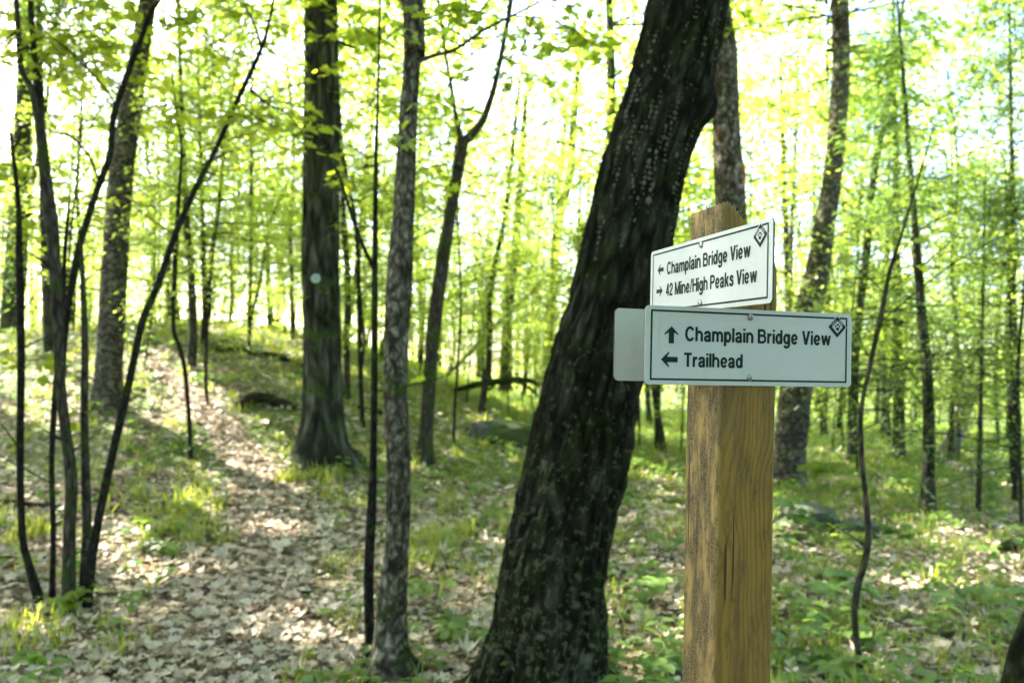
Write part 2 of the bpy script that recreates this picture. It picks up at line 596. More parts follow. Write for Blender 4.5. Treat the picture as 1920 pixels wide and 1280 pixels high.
def leaves(mb, tpl, pos, d, up, size, mi=0, tint=None, curl=None, width=1.):
    T, Fc = tpl
    k, n = len(T), len(pos)
    if n == 0:
        return
    d = norm(d)
    w = norm(np.cross(up, d))
    u = np.cross(d, w)
    size = np.broadcast_to(size, (n,))
    z = T[:, 2][None, :] * np.ones((n, 1))
    if curl is not None:
        z = z + curl[:, None] * ((T[:, 0] - .5) ** 2 * 1.2 + T[:, 1] ** 2)[None, :]
    V = pos[:, None, :] + size[:, None, None] * (T[None, :, 0, None] * d[:, None, :] + width * T[None, :, 1, None] * w[:, None, :] + z[..., None] * u[:, None, :])
    Fa = (Fc[None] + (np.arange(n) * k)[:, None, None]).reshape(-1, Fc.shape[1])
    tint = np.full(n, .5) if tint is None else tint
    mb.add(V.reshape(-1, 3), Fa, mi, np.repeat(tint, k))


def crown_data(rng, nl, z0, z1, rad, twigs, per, lsize, prof='round', up0=.35, sag=.12, twl=.34, tilt=.45, axis=None):
    """limbs and leaf positions of a crown. axis(z) gives the trunk centre at height z"""
    z = rng.uniform(z0, z1, nl)
    t = (z - z0) / (z1 - z0)
    if prof == 'round':
        R_ = rad * np.sqrt(np.clip(1 - (t * 2 - .85) ** 2 / 1.45, .12, 1))
    elif prof == 'cone':
        R_ = rad * (1.05 - .85 * t)
    else:
        R_ = rad * (.55 + .45 * np.sin(t * math.pi))
    az = rng.uniform(0, TAU, nl)
    L = R_ * rng.uniform(.65, 1.1, nl)
    el = up0 * (.3 + t) + rng.normal(0, .12, nl)
    base = np.stack([0 * z, 0 * z, z], 1)
    if axis is not None:
        base[:, :2] = axis(z)
    dirn = np.stack([np.cos(az) * np.cos(el), np.sin(az) * np.cos(el), np.sin(el)], 1)

    def along(i, tt):
        p = base[i] + dirn[i] * (tt * L[i])[:, None]
        p[:, 2] -= sag * L[i] * tt ** 2
        return p
    li = np.repeat(np.arange(nl), twigs)
    tt = rng.uniform(.18, 1, len(li)) ** .8
    tb = along(li, tt)
    ta = az[li] + rng.choice([-1, 1], len(li)) * rng.uniform(.3, 1.1, len(li))
    tl = twl * L[li] * (1.15 - .6 * tt) * rng.uniform(.5, 1.2, len(li))
    td = np.stack([np.cos(ta), np.sin(ta), rng.normal(-.02, .16, len(li))], 1)
    ti = np.repeat(np.arange(len(li)), per)
    s = rng.uniform(.05, 1.05, len(ti))
    pos = tb[ti] + td[ti] * (s * tl[ti])[:, None] + rng.normal(0, .02, (len(ti), 3))
    pos[:, 2] -= .15 * tl[ti] * s ** 2
    la = ta[ti] + rng.choice([-1, 1], len(ti)) * rng.uniform(.2, 1.3, len(ti))
    ld = np.stack([np.cos(la), np.sin(la), rng.normal(-.22, .3, len(ti))], 1)
    lu = np.stack([rng.normal(0, tilt, len(ti)), rng.normal(0, tilt, len(ti)), np.ones(len(ti))], 1)
    sz = lsize * rng.uniform(.6, 1.3, len(ti))
    tint = np.clip(rng.beta(2, 2, len(ti)) + rng.normal(0, .18, nl)[li][ti], 0, 1)
    limbs = []
    for i in range(nl):
        q = along(np.full(4, i), np.linspace(0, 1, 4))
        r = np.linspace(.0075 * L[i], .0015 * L[i], 4)
        limbs.append(np.column_stack([q, r]))
    tw = [np.vstack([tb[k], tb[k] + td[k] * tl[k] - [0, 0, .15 * tl[k]]]) for k in range(len(li))]
    return limbs, tw, pos, ld, lu, sz, tint


def crown_mesh(name, seed, mats, tpl=LEAF4, keep=None, twig_tubes=True, width=1., store=None, **kw):
    rng = R(seed)
    limbs, tw, pos, ld, lu, sz, tint = crown_data(rng, **kw)
    if store is not None:
        wood = MB()
        for q in limbs:
            tube(wood, q, 4, 1)
        for q in tw[::2]:
            tube(wood, np.column_stack([q, [.0026 * kw['rad'], .0012 * kw['rad']]]), 3, 1)
        store.update(name=name, mats=mats, tpl=tpl, pos=pos, ld=ld, lu=lu, sz=sz, tint=tint, width=width, wood=wood)
    if keep is not None:
        k = keep(pos)
        pos, ld, lu, sz, tint = pos[k], ld[k], lu[k], sz[k], tint[k]
    mb = MB()
    leaves(mb, tpl, pos, ld, lu, sz, 0, tint, width=width)
    for q in limbs:
        tube(mb, q, 4, 1)
    if twig_tubes:
        for q in tw[::2]:
            tube(mb, np.column_stack([q, [.0026 * kw['rad'], .0012 * kw['rad']]]), 3, 1)
    return mb.mesh(name, mats)


# ------------------------------------------------------------------ light direction, canopy gaps
SUN = np.array([-.72, .52, .82])
SUN /= np.linalg.norm(SUN)
GAPS = []          # (ground point, radius): places on the forest floor that the sun reaches through the canopy
for px, py, r in [(300, 700, .7), (335, 740, .7), (400, 800, .65), (440, 850, .6), (480, 900, .45), (455, 825, .5), (620, 1165, .30), (560, 1190, .18), (655, 1120, .14),
                  (1015, 1045, .16), (985, 1085, .10), (1230, 900, .4), (375, 955, .16), (270, 960, .14), (160, 700, .5), (80, 720, .5), (60, 790, .4),
                  (560, 650, .8), (480, 630, .8), (960, 760, .4), (1690, 800, .7), (1760, 830, .6), (1860, 860, .5),
                  (1700, 930, .25), (1790, 1000, .2), (1640, 1170, .12), (260, 800, .3)]:
    GAPS.append((hit(px, py), r))
GAPS.append((hit(940, 805), .35))
GAPS.append((hit(1795, 850) + [0, 0, .8], .6))
_rg = R(404)
for _k in range(95):                       # flecks of sun
    _y = _rg.uniform(3.4, 11)
    _x = _rg.uniform(-.62, .75) * _y
    GAPS.append((np.array([_x, _y, gz1(_x, _y)]), _rg.uniform(.05, .22)))
for p, r in [((-.72, 3.25, .75), .10), ((-.1, 3.3, .75), .07)]:
    GAPS.append((np.array(p, float), r))


def keep_sun(origin):
    o = np.asarray(origin, float)

    def f(pos):
        k = np.ones(len(pos), bool)
        w = pos + o
        for c, r in GAPS:
            v = w - c
            t = v @ SUN
            d = np.linalg.norm(v - t[:, None] * SUN, axis=1)
            k &= ~((t > 1.5) & (d < r))
        return k
    return f


# ------------------------------------------------------------------ sky, sun, camera
w = bpy.data.worlds.new("World")
sc.world = w
w.use_nodes = True
nt = w.node_tree
bg = nt.nodes['Background']
sky = nt.nodes.new('ShaderNodeTexSky')
sky.sky_type = 'NISHITA'
sky.sun_disc = False
el = math.asin(SUN[2])
sky.sun_elevation = el
sky.sun_rotation = math.atan2(SUN[0], SUN[1])
sky.air_density = 1.0
sky.dust_density = 2.5
sky.ozone_density = 1.0
nt.links.new(sky.outputs[0], bg.inputs[0])
bg.inputs[1].default_value = .12
ld = bpy.data.lights.new('sun', 'SUN')
ld.energy = 5.0
ld.angle = math.radians(.53)
ld.color = (1, .93, .82)
lo = bpy.data.objects.new('sun', ld)
COL.objects.link(lo)
lo.rotation_euler = Vector(-SUN).to_track_quat('-Z', 'Y').to_euler()

cam = bpy.data.cameras.new('camera')
cam.sensor_width = 36
cam.lens = F / 1920 * 36
cam.clip_start = .05
cam.clip_end = 1000
cam.dof.use_dof = True
cam.dof.focus_distance = 1.02
cam.dof.aperture_fstop = 4.8
co = bpy.data.objects.new('camera', cam)
COL.objects.link(co)
fw = Vector((0, CP, SP))
rt0 = Vector((1, 0, 0))
up0 = rt0.cross(fw)
rt = rt0 * CR + up0 * SR * 1.0
# image x axis rolled: a point right of centre sits lower when ROL > 0
rt = (rt0 * CR + up0 * SR)
upv = rt.cross(fw)
mm = Matrix((rt, upv, -fw)).transposed().to_4x4()
mm.translation = Vector((0, 0, CH))
co.matrix_world = mm
sc.camera = co

vs = sc.view_settings
vs.view_transform = 'Standard'
vs.look = 'None'
vs.exposure = 3.52
vs.gamma = 1
cy = sc.cycles
cy.max_bounces = 7
cy.diffuse_bounces = 4
cy.glossy_bounces = 2
cy.transmission_bounces = 4
cy.transparent_max_bounces = 4
cy.sample_clamp_indirect = 8
cy.caustics_reflective = False
cy.caustics_refractive = False
cy.use_denoising = True

# ------------------------------------------------------------------ the ground
def ground():
    def axis(a, b, n, k):
        t = np.linspace(-1, 1, n)
        s = np.sinh(t * k) / math.sinh(k)
        return np.where(s < 0, -s * a, s * b)
    xs = axis(-220, 220, 300, 5.2)
    ys = axis(-220, 220, 330, 5.2) + 3.0
    X, Y = np.meshgrid(xs, ys)
    Z = gz(X, Y).reshape(X.shape)
    V = np.stack([X, Y, Z], -1).reshape(-1, 3)
    n, m = len(ys), len(xs)
    i = np.arange(n - 1)[:, None] * m
    j = np.arange(m - 1)[None]
    Q = np.stack([i + j, i + j + 1, i + m + j + 1, i + m + j], -1).reshape(-1, 4)
    mb = MB()
    mb.add(V, Q)
    tag(mb.obj('ground', M['ground']), 'forest floor of brown leaf litter and green patches', None, None, 'structure')


ground()
PATH = []
for px, py, wd in [(380, 1275, 430), (440, 1150, 330), (478, 1050, 250), (500, 960, 190), (478, 890, 150), (425, 810, 120), (365, 745, 95), (318, 705, 70), (285, 678, 50)]:
    h = hit(px, py)
    PATH.append((*h, .41 * wd * h[1] / F))
PATH.insert(0, (PATH[0][0] * 1.0 + .1, .2, 0, PATH[0][3]))
PS = spline(PATH, 160)


def path_strip():
    mb = MB()
    k = np.linspace(-1, 1, 15)
    rag = 1 + .22 * fbm(np.column_stack([np.arange(160) * .13, np.zeros(160), np.zeros(160)]), 3, 3)
    X = PS[:, 0, None] + k[None] * (PS[:, 3] * rag)[:, None]
    Y = np.repeat(PS[:, 1, None], 15, 1)
    Z = gz(X, Y).reshape(X.shape) + .012 - .03 * np.abs(k)[None] ** 6
    i = np.arange(159)[:, None] * 15
    j = np.arange(14)[None]
    Q = np.stack([i + j, i + j + 1, i + 15 + j + 1, i + 15 + j], -1).reshape(-1, 4)
    mb.add(np.stack([X, Y, Z], -1).reshape(-1, 3), Q)
    tag(mb.obj('path', M['path']), 'footpath of dry leaves climbing the slope on the left', None, None, 'structure')


path_strip()


def on_path(x, y):
    xc = np.interp(y, PS[:, 1], PS[:, 0])
    wd = np.interp(y, PS[:, 1], PS[:, 3])
    return np.clip(1.25 - np.abs(x - xc) / (wd + 1e-6), 0, 1) * (y < PS[-1, 1])


def scatter(rng, n, dmin, dmax, power=1.0, side=.86):
    """random ground points in the view's fan; denser near when power > 1"""
    D = dmin + (dmax - dmin) * rng.uniform(0, 1, n) ** power
    x = D * rng.uniform(-side, side, n)
    return x, D


def gnormal(x, y):
    e = .05
    nx = -(gz(x + e, y) - gz(x - e, y)) / (2 * e)
    ny = -(gz(x, y + e) - gz(x, y - e)) / (2 * e)
    return norm(np.stack([nx, ny, np.ones(len(x))], 1))


def litter():
    rng = R(11)
    mb = MB()
    for tpl, n, sz in ((OAK, 34000, .085), (MAPLE, 20000, .070), (LEAF6, 26000, .058)):
        x, y = scatter(rng, n, 1.6, 15, 1.25)
        keep = rng.uniform(0, 1, n) < .38 + .55 * on_path(x, y) + .3 * (fbm(np.stack([x, y, 0 * x], 1) * .8, 3, 31) > 0)
        x, y = x[keep], y[keep]
        n = len(x)
        a = rng.uniform(0, TAU, n)
        u = gnormal(x, y) + rng.normal(0, .42, (n, 3)) * [1, 1, .3]
        d = np.stack([np.cos(a), np.sin(a), rng.normal(0, .12, n)], 1)
        pos = np.stack([x, y, gz(x, y) + .006 + np.abs(rng.normal(0, .018, n)) + .008 * on_path(x, y)], 1)
        leaves(mb, tpl, pos, d, u, sz * rng.lognormal(-.22, .33, n), 0, np.clip(rng.beta(1.15, .95, n), 0, 1), curl=rng.normal(.35, .8, n))
    o = mb.obj('fallen_leaves', M['litter'])
    tag(o, 'dry curled brown leaves covering the forest floor and path', 'leaf litter', None, 'stuff')


litter()


def green_amount(x, y):
    q = np.stack([x, y, 0 * x], 1)
    g = fbm(q * .55, 4, 41) * .5 + .42
    g = g + .04 + .26 * sstep(6.5, 12, y) + .12 * sstep(1.2, 4, x)
    return np.clip(g - 1.1 * on_path(x, y), 0, 1)


def grass():
    rng = R(21)
    mb = MB()
    # tufts
    nt_ = 9500
    x, y = scatter(rng, nt_, 2.4, 26, .95)
    g = green_amount(x, y)
    k = rng.uniform(0, 1, nt_) < g ** 1.6
    x, y = x[k], y[k]
    for px, py, c in [(375, 960, 16), (330, 1000, 14), (385, 1010, 10), (265, 930, 8), (590, 890, 10), (620, 900, 9), (560, 900, 9), (800, 1020, 14), (830, 1040, 8), (780, 1060, 8),
                      (960, 1000, 10), (720, 880, 8), (1560, 1180, 8), (1850, 1130, 10), (1800, 1110, 8), (1700, 950, 9), (1540, 890, 6), (50, 1180, 4), (340, 950, 12), (90, 1000, 6), (870, 1000, 8)]:
        h = hit(px, py)
        x = np.append(x, h[0] + rng.normal(0, .12, c))
        y = np.append(y, h[1] + rng.normal(0, .12, c))
    nb = 13
    n = len(x) * nb
    X = np.repeat(x, nb) + rng.normal(0, .045, n)
    Y = np.repeat(y, nb) + rng.normal(0, .045, n)
    tone = np.repeat(rng.uniform(0, .6, len(x)), nb)
    hgt = rng.uniform(.06, .18, n) * np.repeat(rng.uniform(.6, 1.2, len(x)), nb)
    a = rng.uniform(0, TAU, n)
    lean = rng.uniform(.1, .8, n)
    # curved blade: 4 stations
    st = np.array([0, .35, .7, 1.])
    wd = np.array([1, .9, .6, .05]) * .0045
    dx, dy = np.cos(a), np.sin(a)
    C = np.stack([X[:, None] + dx[:, None] * (lean * hgt)[:, None] * st ** 2, Y[:, None] + dy[:, None] * (lean * hgt)[:, None] * st ** 2,
                  gz(X, Y)[:, None] + hgt[:, None] * (st * (1 - .28 * lean[:, None] * st))], -1)
    b = a + rng.uniform(.8, 2.2, n)
    scale = (1 + .05 * Y)[:, None, None]
    off = np.stack([np.cos(b), np.sin(b), 0 * b], 1)[:, None, :] * wd[None, :, None] * scale
    V = np.stack([C - off, C + off], 2).reshape(n, 8, 3)
    Fq = np.array([[0, 1, 3, 2], [2, 3, 5, 4], [4, 5, 7, 6]])
    Fa = (Fq[None] + (np.arange(n) * 8)[:, None, None]).reshape(-1, 4)
    mb.add(V.reshape(-1, 3), Fa, 0, np.repeat(np.clip(tone + rng.uniform(0, .5, n), 0, 1), 8))
    o = mb.obj('grass', M['grass'])
    tag(o, 'thin green grass and sedge tufts growing through the leaf litter', 'grass', None, 'stuff')
    # low seedlings
    mb = MB()
    ns = 13000
    x, y = scatter(rng, ns, 2.3, 28, 1.0)
    k = rng.uniform(0, 1, ns) < green_amount(x, y) ** 1.3 * (.6 + .5 * sstep(-1.5, 1.5, x))
    x, y = x[k], y[k]
    per = 6
    n = len(x) * per
    h = np.repeat(rng.uniform(.03, .20, len(x)), per) * rng.uniform(.6, 1.1, n)
    a = np.tile(np.arange(per) * TAU / per, len(x)) + rng.uniform(0, 1.2, n)
    s = np.repeat(rng.uniform(.03, .085, len(x)), per) * (1 + .02 * np.repeat(y, per))
    X, Y = np.repeat(x, per), np.repeat(y, per)
    pos = np.stack([X + np.cos(a) * .01, Y + np.sin(a) * .01, gz(X, Y) + h], 1)
    d = np.stack([np.cos(a), np.sin(a), rng.normal(-.05, .2, n)], 1)
    u = np.stack([rng.normal(0, .25, n), rng.normal(0, .25, n), np.ones(n)], 1)
    leaves(mb, LEAF6, pos, d, u, s, 0, rng.beta(1.8, 1.8, n))
    tag(mb.obj('ground_cover', M['plant']), 'low leafy seedlings and herbs dotted over the forest floor', 'ground cover', None, 'stuff')


grass()


# ------------------------------------------------------------------ the signpost
PW = .089
PX, PY, YAW = .2831, .995, .2744
post = thing('trail_signpost', 'square wooden post carrying three white trail sign panels', 'signpost', (PX, PY, gz1(PX, PY)))
gpost = gz1(PX, PY)
# the fit measured its heights from the eye, at the corner nearest the camera
Z0 = CH - gpost
_up = Vector((.0029, -.016, 1.)).normalized()
_ax = Vector((math.cos(YAW), math.sin(YAW), 0))
_ax = (_ax - _ax.dot(_up) * _up).normalized()
_ay = _up.cross(_ax)
_m4 = Matrix((_ax, _ay, _up)).transposed().to_4x4()
_m4.translation = Vector((PX - .0029 * Z0, PY + .016 * Z0, gpost))
post.matrix_world = _m4


def box_mb(mb, x0, x1, y0, y1, z0, z1, mi=0):
    V = np.array([[x, y, z] for z in (z0, z1) for y in (y0, y1) for x in (x0, x1)], float)
    mb.add(V, np.array([[0, 2, 3, 1], [4, 5, 7, 6], [0, 1, 5, 4], [1, 3, 7, 5], [3, 2, 6, 7], [2, 0, 4, 6]]), mi)


def make_post():
    """a square post, rounded corners, its top sawn at a slant (high along the left face)"""
    r = .004
    pts = []
    for cx, cy_, a0 in ((r, r, math.pi), (PW - r, r, 1.5 * math.pi), (PW - r, PW - r, 0), (r, PW - r, .5 * math.pi)):
        for k in range(5):
            a = a0 + k / 4 * math.pi / 2
            pts.append((cx + r * math.cos(a), cy_ + r * math.sin(a)))
    # extra points along each side
    ring = []
    for i in range(len(pts)):
        a, b = pts[i], pts[(i + 1) % len(pts)]
        L = math.hypot(a[0] - b[0], a[1] - b[1])
        m_ = 12 if L > .03 else 1
        for q in range(m_):
            ring.append((a[0] + (b[0] - a[0]) * q / m_, a[1] + (b[1] - a[1]) * q / m_))
    ring = np.array(ring)
    n = len(ring)
    nz = 260

    def ztop(x):
        return Z0 + .2325 - np.where(x < .012, 0, (x - .012)) * .98 - .010 * sstep(.07, .089, x)
    zt = ztop(ring[:, 0]) + .0012 * noise(np.column_stack([ring * 160, np.zeros(n)]), 4)
    t = np.linspace(0, 1, nz)
    V = np.zeros((nz, n, 3))
    V[..., 0] = ring[None, :, 0]
    V[..., 1] = ring[None, :, 1]
    V[..., 2] = -.3 + t[:, None] * (zt[None] + .3)
    q = V.reshape(-1, 3)
    c = norm(np.column_stack([q[:, 0] - PW / 2, q[:, 1] - PW / 2, 0 * q[:, 0]]))
    q = q + c * (.0005 * noise(q * [300, 300, 9], 8) + .0008 * noise(q * [30, 30, 2], 9))[:, None]
    i = np.arange(nz - 1)[:, None] * n
    j = np.arange(n)[None]
    Q = np.stack([i + j, i + (j + 1) % n, i + n + (j + 1) % n, i + n + j], -1).reshape(-1, 4)
    mb = MB()
    mb.add(q, Q)
    # slanted top: rows across the post
    top = q.reshape(nz, n, 3)[-1]
    ctr = top.mean(0)
    off = mb.nv
    rings = [top * (1 - k) + np.array([ctr[0], ctr[1], 0]) * k for k in (.04, .3, .6, .9)]
    for rg in rings:
        rg[:, 2] = ztop(rg[:, 0]) + .0016 * noise(np.column_stack([rg[:, :2] * 170, np.zeros(n)]), 6)
    mb.add(np.vstack(rings), np.zeros((0, 4), int))
    ids = [np.arange(n) + (nz - 1) * n] + [off + k * n + np.arange(n) for k in range(4)]
    for a, b in zip(ids[:-1], ids[1:]):
        mb.also(np.stack([a, np.roll(a, -1), np.roll(b, -1), b], -1), 0, 0)
    mb.also(ids[-1][None], 0, 0)
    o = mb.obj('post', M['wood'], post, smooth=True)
    # frayed fibres left on the sawn edge
    rng = R(5)
    fb = MB()
    for k in range(80):
        x = rng.uniform(.014, .085)
        y = rng.choice([rng.uniform(0, .004), rng.uniform(0, PW)])
        z = float(ztop(np.array(x)))
        L = rng.uniform(.003, .010)
        a = rng.uniform(-1.2, 2.0)
        pts_ = [(x, y, z - .001, .0006), (x + .4 * L * math.cos(a), y + rng.normal(0, .3) * L, z + .5 * L, .0005), (x + L * math.cos(a) * .9, y + rng.normal(0, .5) * L, z + L * rng.uniform(.3, .9), .0003)]
        sp = spline(pts_, 6)
        sp[:, 3] = np.linspace(.0007, .0002, 6)
        tube(fb, sp, 4)
    for k in range(60):
        y = rng.uniform(.0, PW)
        z = float(ztop(np.array(0.)))
        L = rng.uniform(.001, .004)
        sp = spline([(rng.uniform(.0, .01), y, z - .001, .0005), (rng.uniform(-.003, .012), y + rng.normal(0, .002), z + L, .0003)], 3)
        tube(fb, sp, 4)
    tag(fb.obj('frayed_fibre', M['fibre'], post), 'frayed fibres along the slanted sawn top', None, None, 'stuff')


make_post()
SW, SH, ST = .325, .1044, .003


def _arc(cx, cy_, rx, ry, a0, a1, n=18):
    t = np.radians(np.linspace(a0, a1, n))
    return [(cx + rx * math.cos(a), cy_ + ry * math.sin(a)) for a in t]


def _spl(*p):
    q = spline([(x, y, 0, 1) for x, y in p], 26)
    return [(a[0], a[1]) for a in q]


# a plain bold sans alphabet: strokes ('S' points, width) and slanted bars with level ends ('D' x0 y0 x1 y1 width), cap height 100
_W = 16.
_arch = lambda x0, x1: [(x0, 30)] + _arc((x0 + x1) / 2, 42, (x1 - x0) / 2, 24, 180, 0) + [(x1, 0)]
_bowl = lambda cx: _arc(cx, 36.5, 18.5, 30, 0, 360, 40)
GLYPH = {
    'h': (58, [('S', [(8, 0), (8, 100)]), ('S', _arch(8, 49))]),
    'n': (58, [('S', [(8, 0), (8, 73)]), ('S', _arch(8, 49))]),
    'm': (86, [('S', [(8, 0), (8, 73)]), ('S', _arch(8, 43)), ('S', _arch(43, 78))]),
    'a': (55, [('S', _spl((8.5, 49), (12, 61), (26, 66.5), (40, 61), (43.5, 48), (43.5, 24), (44.5, 8), (49, 0))),
               ('S', _spl((43.5, 42), (34, 37.5), (20, 34.5), (9.5, 26), (9, 15), (15, 7.5), (25, 6), (36, 11), (43, 22)))]),
    'd': (56, [('S', _bowl(26)), ('S', [(47, 0), (47, 100)])]),
    'p': (57, [('S', _bowl(30)), ('S', [(8, -29), (8, 73)])]),
    'g': (56, [('S', _bowl(26)), ('S', [(47, 73)] + _spl((47, 0), (46, -10), (39, -20), (26, -22.5), (14, -20), (8.5, -10)))]),
    'e': (55, [('S', [(8, 35), (46.5, 35)], 13), ('S', _arc(27.5, 36.5, 19.5, 30, 0, 326, 36))]),
    'i': (16, [('S', [(8, 0), (8, 73)]), ('S', [(8, 85), (8, 100)])]),
    'l': (16, [('S', [(8, 0), (8, 100)])]),
    'r': (36, [('S', [(8, 0), (8, 73)]), ('S', _spl((8, 34), (11, 52), (20, 62), (35, 65)))]),
    's': (51, [('S', _spl((43, 51), (39, 62), (26, 66.5), (13, 62), (10.5, 52), (18, 44), (32, 37), (42, 29), (42.5, 17), (35, 8), (25, 6), (12, 10), (7.5, 22)))]),
    'k': (54, [('S', [(8, 0), (8, 100)]), ('D', 14, 26, 43, 73, 19), ('D', 25, 44, 44, 0, 19)]),
    'w': (83, [('D', 8.5, 73, 24, 0, 16), ('D', 24, 0, 41.5, 73, 15), ('D', 41.5, 73, 59, 0, 15), ('D', 59, 0, 74.5, 73, 16)]),
    'V': (68, [('D', 9, 100, 34, 0, 18), ('D', 34, 0, 59, 100, 18)]),
    'M': (86, [('S', [(8, 0), (8, 100)]), ('S', [(78, 0), (78, 100)]), ('D', 10, 100, 43, 0, 19), ('D', 43, 0, 76, 100, 19)]),
    'H': (72, [('S', [(8.5, 0), (8.5, 100)], 17), ('S', [(63.5, 0), (63.5, 100)], 17), ('S', [(8, 53), (64, 53)], 15)]),
    'B': (69, [('S', [(8.5, 0), (8.5, 100)], 17), ('S', [(8, 92.5), (34, 92.5)] + _arc(36, 73.5, 19, 19, 90, -90) + [(8, 54.5)], 15), ('S', [(8, 54.5), (36, 54.5)] + _arc(38, 31, 22.5, 23.5, 90, -90) + [(8, 7.5)], 15)]),
    'P': (65, [('S', [(8.5, 0), (8.5, 100)], 17), ('S', [(8, 92.5), (36, 92.5)] + _arc(37, 69.5, 20, 23, 90, -90) + [(8, 46.5)], 15)]),
    'C': (71, [('S', _arc(37, 50, 29, 43.5, 36, 324, 44), 16)]),
    'T': (62, [('S', [(0, 92.5), (62, 92.5)], 15), ('S', [(31, 0), (31, 99)], 17)]),
    '4': (56, [('S', [(39, 0), (39, 100)]), ('S', [(1, 28), (55, 28)], 14), ('D', 37, 100, 9, 28, 17)]),
    '2': (55, [('S', _spl((8.5, 66), (11, 83), (27, 93), (43, 85), (46.5, 70), (38, 52), (22, 34), (9, 14), (8, 3))), ('S', [(2, 7.5), (54, 7.5)], 15)]),
    '/': (30, [('D', 4, -3, 26, 103, 12)]),
    'A': (68, [('D', 9, 0, 34, 100, 18), ('D', 34, 100, 59, 0, 18), ('S', [(15, 32), (53, 32)], 14)]),
    'S': (63, [('S', _spl((54, 72), (48, 87), (32, 93.5), (15, 88), (10, 74), (18, 62), (34, 53), (50, 43), (55, 28), (47, 12), (31, 6.5), (14, 11), (8, 28)))]),
    'R': (68, [('S', [(8.5, 0), (8.5, 100)], 17), ('S', [(8, 92.5), (36, 92.5)] + _arc(37, 71, 20, 21.5, 90, -90) + [(8, 49.5)], 15), ('D', 38, 48, 58, 0, 18)]),
    'I': (17, [('S', [(8.5, 0), (8.5, 100)], 17)]),
    'L': (54, [('S', [(8.5, 0), (8.5, 100)], 17), ('S', [(8, 7.5), (54, 7.5)], 15)]),
    ' ': (20, []),
}


def text_shapes(body, width, cap, gap=8.5, center=False):
    """bold letters as flat strips: list of (points, quads) in metres, left end and baseline at 0"""
    x, out = 0., []
    for ch in body:
        adv, strokes = GLYPH[ch]
        for st in strokes:
            if st[0] == 'D':
                _, x0, y0, x1, y1, w_ = st
                w_ *= 1.17
                out.append((np.array([[x + x0 - w_ / 2, y0], [x + x0 + w_ / 2, y0], [x + x1 + w_ / 2, y1], [x + x1 - w_ / 2, y1]]), np.array([[0, 1, 2, 3]])))
                continue
            p = np.array(st[1], float) + [x, 0]
            hw = (st[2] if len(st) > 2 else _W) * .595
            k = np.r_[True, np.linalg.norm(np.diff(p, axis=0), axis=1) > 1e-6]
            p = p[k]
            t = np.gradient(p, axis=0)
            t /= np.linalg.norm(t, axis=1)[:, None]
            nn = np.stack([-t[:, 1], t[:, 0]], 1) * hw
            n = len(p)
            V = np.vstack([p + nn, p - nn])
            i = np.arange(n - 1)
            out.append((V, np.stack([i + n, i + n + 1, i + 1, i], -1)))
        x += adv + (gap if ch != ' ' else gap)
    x -= gap
    sx, sy = width / x, cap / 100.
    return [((V - [x / 2 if center else 0, 0]) * [sx, sy], q) for V, q in out]


def poly_add(mb, pts, z=0, mi=0):
    """flat polygon in panel coordinates (u right, v up)"""
    pts = np.asarray(pts, float)
    mb.add(np.column_stack([pts, np.full(len(pts), z)]), np.arange(len(pts))[None], mi)


def arrow(cx, cy_, L, head, stem, ang):
    p = np.array([[L / 2, 0], [L * .06, head / 2], [L * -.02, head / 2], [L * .13, stem / 2], [-L / 2, stem / 2], [-L / 2, -stem / 2], [L * .13, -stem / 2], [L * -.02, -head / 2], [L * .06, -head / 2]])
    c, s = math.cos(ang), math.sin(ang)
    return p @ np.array([[c, s], [-s, c]]) + [cx, cy_]


def fan_add(mb, pts, z=0, mi=0):
    """concave polygon through bmesh triangulation"""
    bm = bmesh.new()
    vs_ = [bm.verts.new((p[0], p[1], z)) for p in pts]
    bm.faces.new(vs_)
    bm.normal_update()
    bmesh.ops.triangulate(bm, faces=bm.faces[:])
    bm.verts.index_update()
    V = np.array([v.co[:] for v in bm.verts])
    Fc = np.array([[v.index for v in f.verts] for f in bm.faces])
    bm.free()
    mb.add(V, Fc, mi)


def ell(cx, cy_, a, b, ang=0, n=20):
    t = np.linspace(0, TAU, n, endpoint=False)
    x, y = a * np.cos(t), b * np.sin(t)
    c, s = math.cos(ang), math.sin(ang)
    return np.stack([cx + c * x - s * y, cy_ + s * x + c * y], 1)


